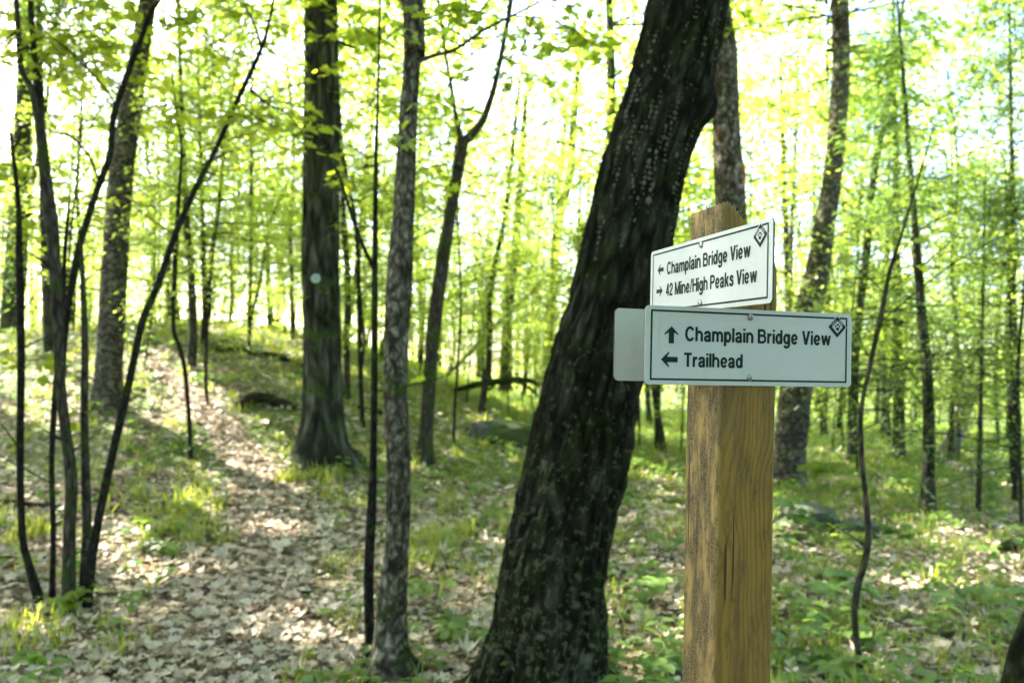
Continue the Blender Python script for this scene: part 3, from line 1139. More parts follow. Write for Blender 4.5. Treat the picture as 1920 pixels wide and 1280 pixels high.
def panel(label, to_local, writing, back=False):
    """to_local: 4x4 placing panel coordinates (u right, v up, w out of the face) in the signpost's space"""
    # the sheet with rounded corners and a tiny bevel; front and back coated, edge dark
    r = .007
    pts = []
    for cx, cy_, a0 in ((SW - r, SH - r, 0), (r, SH - r, .5 * math.pi), (r, r, math.pi), (SW - r, r, 1.5 * math.pi)):
        for k in range(8):
            a = a0 + k / 7 * math.pi / 2
            pts.append((cx + r * math.cos(a), cy_ + r * math.sin(a)))
    pts = np.array(pts)
    n = len(pts)
    ctr = np.array([SW / 2, SH / 2])
    ins = pts + (ctr - pts) / np.linalg.norm(ctr - pts, axis=1)[:, None] * .0005
    mb = MB()
    V = np.vstack([np.column_stack([ins, np.full(n, 0.)]), np.column_stack([pts, np.full(n, .0005)]), np.column_stack([pts, np.full(n, ST - .0005)]), np.column_stack([ins, np.full(n, ST)])])
    a = np.arange(n)
    b = np.roll(a, -1)
    mb.add(V, np.stack([a + n, b + n, b + 2 * n, a + 2 * n], -1), 1)
    mb.also(np.stack([a, b, b + n, a + n], -1), 1, 0)
    mb.also(np.stack([a + 2 * n, b + 2 * n, b + 3 * n, a + 3 * n], -1), 0, 0)
    mb.also((a + 3 * n)[None], 0, 0)
    mb.also(a[None, ::-1], 2, 0)
    o = mb.obj('sign_panel', [M['sign'], M['edge'], M['sign_back']], post, smooth=False)
    o.matrix_local = to_local
    tag(o, label)

    def sub(name, mbx, m, **kw):
        c = mbx.obj(name, m, o, smooth=kw.get('smooth', False))
        return c

    # fixing screws
    for su, sv in ((.487, .90), (.487, .105)):
        if back:
            break
        s = MB()
        k = 20
        prof = [(0.0046, 0), (.0046, .0007), (.0040, .0018), (.0028, .0024), (.0013, .0027)]
        Vv = np.vstack([np.column_stack([su * SW + q * np.cos(np.arange(k) * TAU / k), sv * SH + q * np.sin(np.arange(k) * TAU / k), np.full(k, ST + h)]) for q, h in prof])
        i = np.arange(len(prof) - 1)[:, None] * k
        j = np.arange(k)[None]
        s.add(Vv, np.stack([i + j, i + (j + 1) % k, i + k + (j + 1) % k, i + k + j], -1).reshape(-1, 4))
        s.also((np.arange(k) + (len(prof) - 1) * k)[None], 0, 0)
        # cross slot
        for ang in (.5, .5 + math.pi / 2):
            c, sn = math.cos(ang), math.sin(ang)
            rc = np.array([[-.0026, -.0004], [.0026, -.0004], [.0026, .0004], [-.0026, .0004]]) @ np.array([[c, sn], [-sn, c]]) + [su * SW, sv * SH]
            poly_add(s, rc, ST + .00285 + .00005 * ang, 1)
        sub('screw', s, [M['steel'], M['edge']], smooth=False)
    if back:
        return
    e = .0003
    z = ST + e
    # border line with a notch left free for the emblem
    bl, bb, bt, lw = .0083, .0060, .0054, .0025
    bm_ = MB()
    EU, EV, ED = .936 * SW - .0045, SH - .0192, .0150
    x0, x1, y0, y1 = bl, SW - bl, bb, SH - bt
    xe = EU - (ED + .0012 - (y1 - EV)) - .0007
    ye = EV - (ED + .0012 - (x1 - EU)) - .0007
    for rc in ([(x0, y0), (x1, y0), (x1 - lw, y0 + lw), (x0 + lw, y0 + lw)], [(x0, y0), (x0 + lw, y0 + lw), (x0 + lw, y1 - lw), (x0, y1)],
               [(x0, y1), (x0 + lw, y1 - lw), (xe - lw, y1 - lw), (xe, y1)], [(x1, y0), (x1, ye), (x1 - lw, ye - lw), (x1 - lw, y0 + lw)],
               [(EU + (ED + .0012 - (y1 - EV)) + .001, y1), (EU + (ED + .0012 - (y1 - EV)) + .001, y1 - lw), (x1, y1 - lw), (x1, y1)],
               [(x1 - lw, y1 - lw - .0001), (x1 - lw, EV + (ED + .0012 - (x1 - EU)) + .002), (x1, EV + (ED + .0012 - (x1 - EU)) + .001), (x1, y1 - lw - .0001)]):
        poly_add(bm_, rc, z)
    sub('border', bm_, M['ink'])
    # emblem: dark diamond, white diamond inside, paw print, small words along the upper edges
    em = MB()
    dm = lambda k: [(EU, EV - k), (EU + k, EV), (EU, EV + k), (EU - k, EV)]
    poly_add(em, dm(ED), z)
    poly_add(em, dm(ED * .60), z + .0003, 1)
    k = ED * .60
    for pts_ in (ell(EU - k * .36, EV + k * .10, k * .12, k * .16, .35), ell(EU - k * .14, EV + k * .36, k * .12, k * .17, .1), ell(EU + k * .14, EV + k * .36, k * .12, k * .17, -.1),
                 ell(EU + k * .36, EV + k * .10, k * .12, k * .16, -.35)):
        poly_add(em, pts_, z + .0006)
    t = np.linspace(0, TAU, 26, endpoint=False)
    pad = np.stack([EU + k * .30 * np.sin(t) * (1 - .25 * np.cos(t)), EV - k * .26 + k * .24 * np.cos(t) - k * .06 * np.cos(2 * t)], 1)
    fan_add(em, pad[::-1], z + .0006)
    for body, ang, sx in (('CATS', math.pi / 4, -1), ('TRAIL', -math.pi / 4, 1)):
        c, s = math.cos(ang), math.sin(ang)
        mid = ED * .5 * .80
        for q_, (v, fc) in enumerate(text_shapes(body, .0092, .0025, 22, True)):
            v = (v - [0, .00125]) @ np.array([[c, s], [-s, c]]) + [EU + sx * mid, EV + mid]
            em.add(np.column_stack([v, np.full(len(v), z + .0003 + .00003 * (q_ % 4))]), fc, 1)
    sub('emblem', em, [M['ink'], M['white_ink']])
    # lettering and arrows
    lt = MB()
    for kind, *a in writing:
        if kind == 'text':
            body, u0, u1, vb, cap = a
            for q_, (v, fc) in enumerate(text_shapes(body, u1 - u0, cap)):
                lt.add(np.column_stack([v + [u0, vb], np.full(len(v), z + .00003 * (q_ % 5))]), fc)
        elif kind == 'arrow':
            fan_add(lt, arrow(*a), z + (.0003 if a[5] > 1 and a[5] < 2 else 0))
        elif kind == 'sticker':
            u0, u1, v0, v1 = a
            stk = MB()
            poly_add(stk, [(u0, v0), (u1, v0), (u1, v1), (u0, v1)], ST + .0002)
            q = .00035
            for rc in ([(u0, v0), (u1, v0), (u1, v0 + q), (u0, v0 + q)], [(u0, v1 - q), (u1, v1 - q), (u1, v1), (u0, v1)], [(u0, v0 + q), (u0 + q, v0 + q), (u0 + q, v1 - q), (u0, v1 - q)],
                       [(u1 - q, v0 + q), (u1, v0 + q), (u1, v1 - q), (u1 - q, v1 - q)]):
                poly_add(stk, rc, ST + .00035, 1)
            sub('sticker', stk, [M['sticker'], plain('sticker_edge', (.45, .48, .45), .5)])
    sub('lettering', lt, M['ink'])


def frame(u, v, w_, o):
    m_ = Matrix(((u[0], v[0], w_[0], o[0]), (u[1], v[1], w_[1], o[1]), (u[2], v[2], w_[2], o[2]), (0, 0, 0, 1)))
    return m_


# lower sign on the right-hand face (local -Y side): u along +X
panel('white panel reading Champlain Bridge View and Trailhead', frame((1, 0, 0), (0, 0, 1), (0, -1, 0), (-.1144, -.0008, Z0 - .0157)),
      [('text', 'Champlain Bridge View', .0590, .2890, .562 * SH, .0193), ('text', 'Trailhead', .0578, .1470, .232 * SH, .0187),
       ('sticker', .0205, .0555, .47 * SH, .805 * SH), ('arrow', .0385, .635 * SH, .0228, .0205, .0076, math.pi / 2), ('arrow', .0362, .32 * SH, .0245, .0200, .0072, math.pi)])
# upper sign on the left-hand face (local -X side): seen from outside, u runs along -Y
panel('white panel reading Champlain Bridge View and 42 Mine/High Peaks View', frame((0, -1, 0), (0, 0, 1), (-1, 0, 0), (-.0008, SW - .119, Z0 + .0883)),
      [('text', 'Champlain Bridge View', .0565, .2795, .59 * SH, .0193), ('text', '42 Mine/High Peaks View', .0546, .2940, .27 * SH, .0193),
       ('arrow', .0355, .685 * SH, .0205, .0172, .0062, math.pi), ('arrow', .0330, .362 * SH, .0215, .0172, .0062, 0)])
# third sign on the far side, its plain back showing left of the lower sign
panel('blank back of the white panel on the far side of the post', frame((-1, 0, 0), (0, 0, 1), (0, 1, 0), (-.1161 + SW, PW + .0008, Z0 - .0143)), [], back=True)


# ------------------------------------------------------------------ trees
def trunk_disp(seed, ridge=.10, fx=5., fz=3., flare=0., lump=.05, fh=.28, lobes=5):
    def f(TH, S, RR):
        sh = TH.shape
        r0 = float(np.median(RR))
        q = np.stack([np.cos(TH) * fx * .5 + seed, np.sin(TH) * fx * .5, S * fz], -1).reshape(-1, 3)
        d = ridge * (1 - np.abs(noise(q, seed)) * 2).reshape(sh) * .5
        q2 = np.stack([np.cos(TH) * .8, np.sin(TH) * .8 + seed, S * 1.3], -1).reshape(-1, 3)
        d = d + lump * noise(q2, seed + 3).reshape(sh)
        if flare:
            d = d + flare * np.exp(-np.maximum(S - .15, 0) / fh) * (.55 + .45 * np.cos(lobes * TH + seed) + .25 * np.cos((lobes - 2) * TH + seed * 2))
        return d * RR
    return f


def tree_paths(base_px, pts, D=None, top=None, bury=.15):
    """world path rows of a trunk whose outline was read off the photograph; pts are (px,py,width px) from the ground up"""
    b = hit(*base_px)
    if D is not None:
        b = P(base_px[0], base_px[1], D)
        b[2] = gz1(b[0], b[1])
    D = b[1]
    rows = []
    for px, py, wd in pts:
        p = P(px, py, D)
        rows.append((*p, .5 * wd * D / F))
    rows[0] = (rows[0][0], rows[0][1], min(rows[0][2], b[2]), rows[0][3])
    rows.insert(0, (rows[0][0], rows[0][1], b[2] - bury, rows[0][3]))
    if top is not None:
        a, c = np.array(rows[-2]), np.array(rows[-1])
        dirv = (c - a)[:3]
        dirv = dirv / (np.linalg.norm(dirv) + 1e-9)
        dirv[2] = max(dirv[2], .55)
        dirv /= np.linalg.norm(dirv)
        L = max(top - (c[2] - b[2]), .5)
        for k, rr in ((.5, .75), (1., .4)):
            q = c[:3] + dirv * L * k + np.array([0, 0, .04 * L * k * k])
            rows.append((*q, c[3] * rr))
    return b, rows


def add_branch(mb, b, pts, D, mi=0, sides=8, seed=0):
    rows = [(*(P(px, py, D) - b), .5 * wd * D / F) for px, py, wd in pts]
    tube(mb, spline(rows, max(6, 5 * len(rows))), sides, mi, trunk_disp(seed, .05, 4, 6), seed=seed)


def twig_leaves(mb, b, D, spots, size, rng, tpl=MAPLE, mi=1):
    """leaf tufts at photograph points (px,py,n)"""
    for px, py, n in spots:
        c = P(px, py, D) - b
        pos = c + rng.normal(0, size * .35, (n, 3))
        a = rng.uniform(0, TAU, n)
        d = np.stack([np.cos(a), np.sin(a) * .6, rng.normal(-.35, .35, n)], 1)
        u = np.stack([rng.normal(0, .5, n), -.45 + rng.normal(0, .4, n), np.ones(n)], 1)
        leaves(mb, tpl, pos, d, u, size * rng.uniform(.7, 1.25, n), mi, rng.uniform(.3, 1, n))


def bough(parent, b, D, pts, n, size, spread, seed):
    """a leafy spray along a twig read off the photograph"""
    rng = R(3000 + seed)
    mb = MB()
    q = spline([(*(P(px, py, D + k * .12) - b), .0045) for k, (px, py) in enumerate(pts)], 30)
    q[:, 3] = np.linspace(.006, .0015, 30)
    tube(mb, q, 5, 0)
    for k in range(max(4, n // 9)):
        i = rng.randint(4, 28)
        v = rng.normal(0, spread, 3) * [1, 1, .35]
        v[2] -= .05
        tube(mb, spline([(*q[i, :3], .002), (*(q[i, :3] + v * .5 + [0, 0, .02]), .0015), (*(q[i, :3] + v), .0008)], 6), 4, 0)
        m_ = rng.randint(6, 13)
        tt = rng.uniform(.15, 1.1, m_)[:, None]
        pos = q[i, :3] + v * tt + rng.normal(0, .025, (m_, 3))
        a = math.atan2(v[1], v[0]) + rng.uniform(-1.3, 1.3, m_)
        leaves(mb, MAPLE, pos, np.stack([np.cos(a), np.sin(a), rng.normal(-.3, .3, m_)], 1), np.stack([rng.normal(0, .4, m_), rng.normal(-.25, .4, m_), np.ones(m_)], 1), size * rng.uniform(.6, 1.25, m_), 1, np.clip(rng.normal(.6, .25, m_), 0, 1))
    return mb.obj('leafy_branch', [M['bark_thin'], M['leaf_near']], parent)


SAP = []


def make_shared_crowns():
    for k in range(6):
        st = {}
        SAP.append((st, crown_mesh('sapling_crown', 100 + k, [M['leaf'], M['bark_thin']], nl=42, z0=.24, z1=1.0, rad=.27, twigs=6, per=11, lsize=.0140, prof='mid', up0=.5, tilt=.5, store=st)))
    for k in range(3):
        st = {}
        SAP.append((st, crown_mesh('hemlock_crown', 140 + k, [M['leaf_dk'], M['bark_thin']], tpl=NEEDLE, width=1.0, nl=54, z0=.16, z1=1.0, rad=.30, twigs=12, per=14, lsize=.014, prof='cone', up0=.05, sag=.22, twl=.3, tilt=.22, store=st)))


make_shared_crowns()
seed_ctr = [0]


def canopy_crown(parent, b, cx, cy_, z0, z1, rad, nl=95, twigs=9, per=9, seed=None, lsize=.125):
    seed_ctr[0] += 1
    me = crown_mesh('crown', 500 + seed_ctr[0], [M['leaf'], M['bark_mid']], nl=nl, z0=z0, z1=z1, rad=rad, twigs=twigs, per=per, lsize=lsize, prof='round', up0=.5, twl=.4,
                    keep=keep_sun((cx, cy_, b[2])), twig_tubes=False)
    o = link('crown', me, parent, (cx - b[0], cy_ - b[1], 0))
    return o


def sap_crown(parent, hgt, rng, which=None, wide=1., off=(0, 0)):
    """a shared crown, scaled and turned; leaves standing in a gap that lets the sun through are left out"""
    k = rng.randint(0, 6) if which is None else which
    st, me = SAP[k]
    a = rng.uniform(0, TAU)
    c, sn = math.cos(a), math.sin(a)
    W = st['pos'] * [hgt * wide, hgt * wide, hgt]
    W = np.stack([c * W[:, 0] - sn * W[:, 1], sn * W[:, 0] + c * W[:, 1], W[:, 2]], 1) + np.array(parent.location) + [off[0], off[1], 0]
    keep = keep_sun((0, 0, 0))(W)
    if keep.mean() < .995:
        mb = MB()
        leaves(mb, st['tpl'], st['pos'][keep], st['ld'][keep], st['lu'][keep], st['sz'][keep], 0, st['tint'][keep], width=st['width'])
        wd = st['wood']
        for f, mi in wd.F:
            mb.F.append((f + mb.nv, mi))
        mb.V += wd.V
        mb.T += wd.T
        mb.B += wd.B
        me = mb.mesh(st['name'], st['mats'])
    o = link('crown', me, parent, (off[0], off[1], 0))
    o.scale = (hgt * wide, hgt * wide, hgt)
    o.rotation_euler = (0, 0, a)
    return o


def tree(name, label, cat, base, pts, bark, D=None, top=9., sides=20, flare=.35, ridge=.10, fx=8, lump=.05, branches=(), crown=None, sap=None, tufts=(), tsize=.09, group=None, rngs=1, seg=70, wide=1., fh=.28, off=(0, 0)):
    b, rows = tree_paths(base, pts, D, top)
    t = thing(name, label, cat, b, group)
    mb = MB()
    loc = [(r[0] - b[0], r[1] - b[1], r[2] - b[2], r[3]) for r in rows]
    tube(mb, spline(loc, seg), sides, 0, trunk_disp(rngs, ridge, fx, 3, flare, lump, fh), seed=rngs * .37)
    if sides <= 14:
        rg = R(700 + rngs)
        q = spline(loc, 60)
        fol = MB()
        for k in range(9):
            i = rg.randint(16, 52)
            az, L = rg.uniform(0, TAU), rg.uniform(.2, .7)
            e = q[i, :3] + [L * math.cos(az), L * math.sin(az), L * rg.uniform(.2, .9)]
            mid = .5 * (q[i, :3] + e) + rg.normal(0, .03, 3)
            tube(mb, spline([(*q[i, :3], .25 * q[i, 3]), (*mid, .003), (*e, .0012)], 9), 5, 0)
            m_ = rg.randint(2, 6)
            tt = rg.uniform(.4, 1, m_)[:, None]
            pp = q[i, :3] * (1 - tt) + e * tt
            a_ = rg.uniform(0, TAU, m_)
            leaves(fol, MAPLE, pp, np.stack([np.cos(a_), np.sin(a_), rg.normal(-.35, .3, m_)], 1), np.stack([rg.normal(0, .4, m_), rg.normal(-.3, .4, m_), np.ones(m_)], 1), rg.uniform(.05, .09, m_), 0, rg.uniform(.2, 1, m_))
        fol.obj('foliage', M['leaf_near'], t)
    mb.obj('trunk', M[bark], t)
    for k, br in enumerate(branches):
        bb = MB()
        add_branch(bb, b, br, b[1], seed=rngs + k)
        bb.obj('branch', M[bark], t)
    rng = R(900 + rngs)
    if tufts:
        for g in tufts:
            lb = MB()
            twig_leaves(lb, b, b[1] - .12, g, tsize, rng)
            # the little twig that carries the tuft
            pts_ = [(*(P(px, py, b[1] - .12) - b), .003) for px, py, _ in g]
            if len(pts_) > 1:
                tube(lb, spline(pts_, 12), 4, 0)
            lb.obj('leafy_twig', [M['bark_thin'], M['leaf_near']], t)
    if crown:
        z0, z1, rad, nl = crown
        tp = rows[-1]
        canopy_crown(t, b, .5 * (tp[0] + b[0]) if abs(tp[0] - b[0]) > 2.5 else tp[0], tp[1], z0, z1, rad, nl)
    if sap:
        sap_crown(t, sap, rng, wide=wide, off=off)
    return t, b


# --- the big leaning trunk
def big_leaner():
    cl = [(1020, 1300, 262), (1022, 1240, 222), (1030, 1190, 204), (1036, 1080, 190), (1062, 950, 180), (1086, 850, 180), (1116, 700, 170), (1150, 570, 160), (1183, 430, 158), (1213, 300, 148), (1260, 140, 146), (1294, 0, 142)]
    b, rows = tree_paths((1020, 1300), cl, None, 13.)
    D = b[1]
    t = thing('leaning_tree', 'thick mossy dark trunk leaning right just behind the signpost', 'tree', b)
    loc = spline([(r[0] - b[0], r[1] - b[1], r[2] - b[2], r[3]) for r in rows], 560)
    cen = loc[:, :3]
    burl = P(1318, 168, D) - b
    S0 = np.concatenate([[0], np.cumsum(np.linalg.norm(np.diff(cen, axis=0), axis=1))])
    sb = S0[np.argmin(np.abs(cen[:, 2] - burl[2] + .05))]

    def disp(TH, S, RR):
        sh = TH.shape
        d = .17 * np.exp(-np.maximum(S - .15, 0) / .16) * (.5 + .5 * np.cos(4 * TH + .6))
        x, y = np.cos(TH), np.sin(TH)
        wv = noise(np.stack([x * 1.2, y * 1.2, S * 1.1], -1).reshape(-1, 3), 77).reshape(sh) * .5
        q = np.stack([x * 7 + wv, y * 7, S * 3.2], -1).reshape(-1, 3)
        rid = (1 - 2 * np.abs(noise(q, 12))).reshape(sh)
        q = np.stack([x * 15, y * 15, S * 12], -1).reshape(-1, 3)
        fine = noise(q, 13).reshape(sh)
        q = np.stack([x * 30, y * 30, S * 40], -1).reshape(-1, 3)
        fin2 = noise(q, 15).reshape(sh)
        d = d + .075 * rid + .045 * fine + .022 * fin2
        d = d + .05 * noise(np.stack([x * .9, y * .9, S * 1.6], -1).reshape(-1, 3), 14).reshape(sh)
        # burl on the right side, toward the camera a little
        dth = np.angle(np.exp(1j * (TH - (-.25))))
        d = d + .27 * np.exp(-(dth / .42) ** 2 - ((S - sb) / .085) ** 2)
        # long frost crack low on the right
        zc = S - S0[np.argmin(np.abs(cen[:, 2] - (P(1150, 950, D) - b)[2]))]
        dth = np.angle(np.exp(1j * (TH - (-.72 + .22 * np.tanh(zc * 2.2)))))
        d = d - .14 * np.exp(-(dth / .045) ** 2) * (np.abs(zc) < .55) + .05 * np.exp(-(dth / .16) ** 2) * (np.abs(zc) < .6)
        return d * RR
    mb = MB()
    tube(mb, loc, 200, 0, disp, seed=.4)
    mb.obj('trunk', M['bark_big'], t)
    # rows of small pale bark scales on the upper trunk
    rng = R(77)
    fb = MB()
    for row in range(11):
        th = -2.5 + row * .19 + rng.normal(0, .06)
        p0, p1 = rng.uniform(20, 180), rng.uniform(330, 520)
        if row % 3 == 2:
            p1 = rng.uniform(250, 380)
        for py in np.cumsum(rng.exponential(5.5, 120)) + p0:
            if py > p1:
                break
            zt = (P(1250, py, D) - b)[2]
            i = int(np.argmin(np.abs(cen[:, 2] - zt)))
            tt = cen[min(i + 1, 559)] - cen[i - 1]
            tt = tt / np.linalg.norm(tt)
            e1 = np.array([1., 0, 0]) - tt[0] * tt
            e1 /= np.linalg.norm(e1)
            e2 = np.cross(tt, e1)
            a = th + rng.normal(0, .035) + .09 * math.sin(py * .021 + row * 1.7)
            nrm = math.cos(a) * e1 + math.sin(a) * e2
            c = cen[i] + nrm * (loc[i, 3] * 1.035)
            side = np.cross(tt, nrm)
            s = rng.uniform(.0025, .005) * rng.choice([1, 1, 1.4, 2.2])
            k = 7
            an = np.linspace(0, TAU, k, endpoint=False)
            rim = c + s * (np.cos(an)[:, None] * side * rng.uniform(.5, .9) + np.sin(an)[:, None] * tt * rng.uniform(.9, 1.9)) - nrm * .004
            tip = c + nrm * s * .75 - tt * s * .3
            fb.add(np.vstack([rim, tip[None]]), np.array([[j, (j + 1) % k, k] for j in range(k)]))
    tag(fb.obj('bark_scales', M['fungus'], t), 'beaded rows of tiny pale scales on the dark bark', None, None, 'stuff')
    return t, b, rows


lt_, lb_, lrows = big_leaner()
canopy_crown(lt_, lb_, lrows[-1][0], lrows[-1][1], 7.5, 15, 4.0, 110)

# --- dark furrowed oak left of the middle
oak, ob_ = tree('oak_tree', 'straight dark furrowed trunk with flared roots beside the path', 'tree', (605, 866),
                [(605, 866, 92), (604, 835, 78), (605, 780, 70), (605, 700, 66), (603, 600, 64), (601, 430, 63), (603, 250, 62), (602, 0, 57)], 'bark_dark', top=13., sides=90, seg=320, flare=.85, ridge=.24, fx=13, lump=.04,
                branches=[[(630, 76, 8), (652, 86, 7), (672, 91, 5)]], crown=(6.2, 14, 3.6, 110), rngs=3, fh=.22,
                tufts=[[(640, 165, 2), (612, 130, 3), (590, 135, 3), (585, 118, 2)], [(640, 180, 2), (605, 168, 3), (590, 170, 2)], [(545, 245, 3), (575, 215, 3), (590, 222, 3), (612, 245, 3)],
                       [(640, 330, 2), (620, 325, 3), (607, 350, 2)], [(648, 415, 2), (622, 420, 4), (608, 425, 3)], [(580, 548, 3), (600, 538, 3), (640, 535, 4), (655, 550, 4)], [(625, 25, 3), (660, 40, 2)]], tsize=.11)
# trail marker
mk = MB()
k = 28
mc = P(592, 522, ob_[1] - .215)
for r_, h_ in ((.052, 0), (.052, .002), (.049, .003)):
    an = np.arange(k) * TAU / k
    mk.add(np.column_stack([r_ * np.cos(an), np.full(k, -h_), r_ * np.sin(an)]), np.zeros((0, 4), int))
for a in (0, 1):
    i = np.arange(k)
    mk.also(np.stack([a * k + i, a * k + (i + 1) % k, (a + 1) * k + (i + 1) % k, (a + 1) * k + i], -1), 0, 0)
mk.also((np.arange(k) + 2 * k)[None], 0, 0)
mk.also(np.arange(k)[None, ::-1], 0, 0)
for (ru, rv, s_) in ((0, 0, .022),):
    an = np.arange(16) * TAU / 16
    mk.add(np.column_stack([s_ * np.cos(an), np.full(16, -.0036), s_ * np.sin(an)]), np.arange(16)[None], 1)
tag(mk.obj('trail_marker', [M['marker'], plain('marker_print', (.16, .27, .24), .5)], None, mc, smooth=False), 'round pale trail marker disc nailed to the dark oak trunk', 'trail marker')

# --- slender grey tree in front of it
tree('grey_tree', 'slim upright grey flaky trunk standing between the oak and the leaning tree', 'tree', (738, 1272),
     [(733, 1275, 98), (731, 1225, 62), (733, 1160, 52), (737, 1090, 48), (745, 1000, 40), (746, 940, 42), (747, 860, 42), (743, 770, 44), (742, 690, 41), (743, 640, 40), (748, 540, 44), (752, 450, 38), (757, 400, 36), (761, 300, 36), (766, 210, 33), (773, 110, 32), (776, 40, 37), (775, 0, 41)], 'bark_grey', top=10., sides=64, seg=300, flare=.5, ridge=.13, fx=10, lump=.09,
     branches=[[(784, 116, 9), (815, 104, 8), (850, 95, 7), (885, 72, 6), (910, 55, 6), (960, 30, 5), (1020, 0, 4)], [(765, 30, 14), (757, 0, 12), (745, -50, 9)], [(700, 96, 2), (745, 54, 3), (762, 53, 3)]],
     crown=(4.6, 10, 2.6, 70), rngs=5, fh=.12,
     tufts=[[(1010, -10, 2), (985, 80, 3), (955, 110, 3), (940, 140, 5)], [(880, 60, 1), (885, 130, 2), (880, 140, 4)], [(780, 60, 2), (790, 15, 4), (800, 30, 3)], [(760, 60, 2), (770, 68, 3)],
            [(760, 215, 2), (772, 207, 3)], [(750, 265, 2), (760, 262, 3)], [(960, 100, 2), (958, 170, 4), (948, 160, 3)], [(850, 140, 2), (835, 190, 5), (885, 210, 3)]], tsize=.055)
gt_ = [o for o in bpy.data.objects if o.name.startswith('grey_tree')][0]
gb_ = np.array(gt_.location)
for k, (dd, pts_, n_) in enumerate([(.5, [(790, 40), (850, 20), (930, 30), (1000, 70)], 80), (.9, [(770, 330), (830, 310), (900, 330)], 50), (1.1, [(740, 90), (690, 60), (640, 70)], 60), (.8, [(960, 30), (1040, 40), (1110, 80), (1150, 100)], 90)]):
    bough(gt_, gb_, gb_[1] + dd, pts_, n_, .07, .2, 40 + k)
for k, (dd, pts_, n_) in enumerate([(-.9, [(630, 80), (680, 130), (720, 200), (740, 260)], 110), (-.8, [(570, 200), (520, 190), (470, 210), (430, 260)], 110), (-1.1, [(572, 60), (500, 40), (430, 60)], 100), (-.7, [(632, 330), (680, 340), (730, 380)], 70)]):
    bough(oak, ob_, ob_[1] + dd, pts_, n_, .10, .36, 60 + k)
# roots and moss at its foot are part of the flare; the thin dark neighbour:
tree('sapling', 'thin black sapling right beside the slim grey trunk', 'sapling', (694, 1245),
     [(694, 1245, 17), (691, 1090, 17), (697, 950, 16), (700, 850, 13), (702, 700, 13), (703, 520, 12), (705, 300, 8), (708, 190, 5)], 'bark_thin', top=4.2, sides=14, seg=120, flare=.1, ridge=.1, lump=.16,
     branches=[[(701, 505, 8), (676, 450, 7), (655, 390, 6), (638, 335, 5), (618, 300, 4)], [(690, 1060, 5), (686, 1045, 3)]], rngs=6)
tree('sapling', 'narrow dark sapling rising just right of the oak trunk', 'sapling', (680, 800),
     [(680, 800, 9), (676, 700, 9), (673, 560, 9), (668, 430, 8), (650, 330, 6)], 'bark_thin', top=5., sides=10, flare=.1, rngs=7, sap=5.)
tree('tree', 'dark trunk with a two-way fork between the grey trunk and the leaning tree', 'tree', (797, 866),
     [(797, 866, 30), (800, 800, 25), (808, 680, 25), (820, 560, 26), (836, 450, 25), (850, 370, 22), (868, 262, 24)], 'bark_mid', top=None, sides=24, seg=120, flare=.4,
     branches=[[(868, 268, 20), (888, 248, 17), (905, 225, 15), (915, 200, 13), (930, 150, 11), (950, 50, 10), (958, 0, 10), (965, -80, 8)], [(866, 268, 12), (855, 220, 8), (846, 160, 7), (838, 120, 6), (822, 0, 5)]],
     rngs=8, crown=(4.4, 8.5, 2.2, 60))

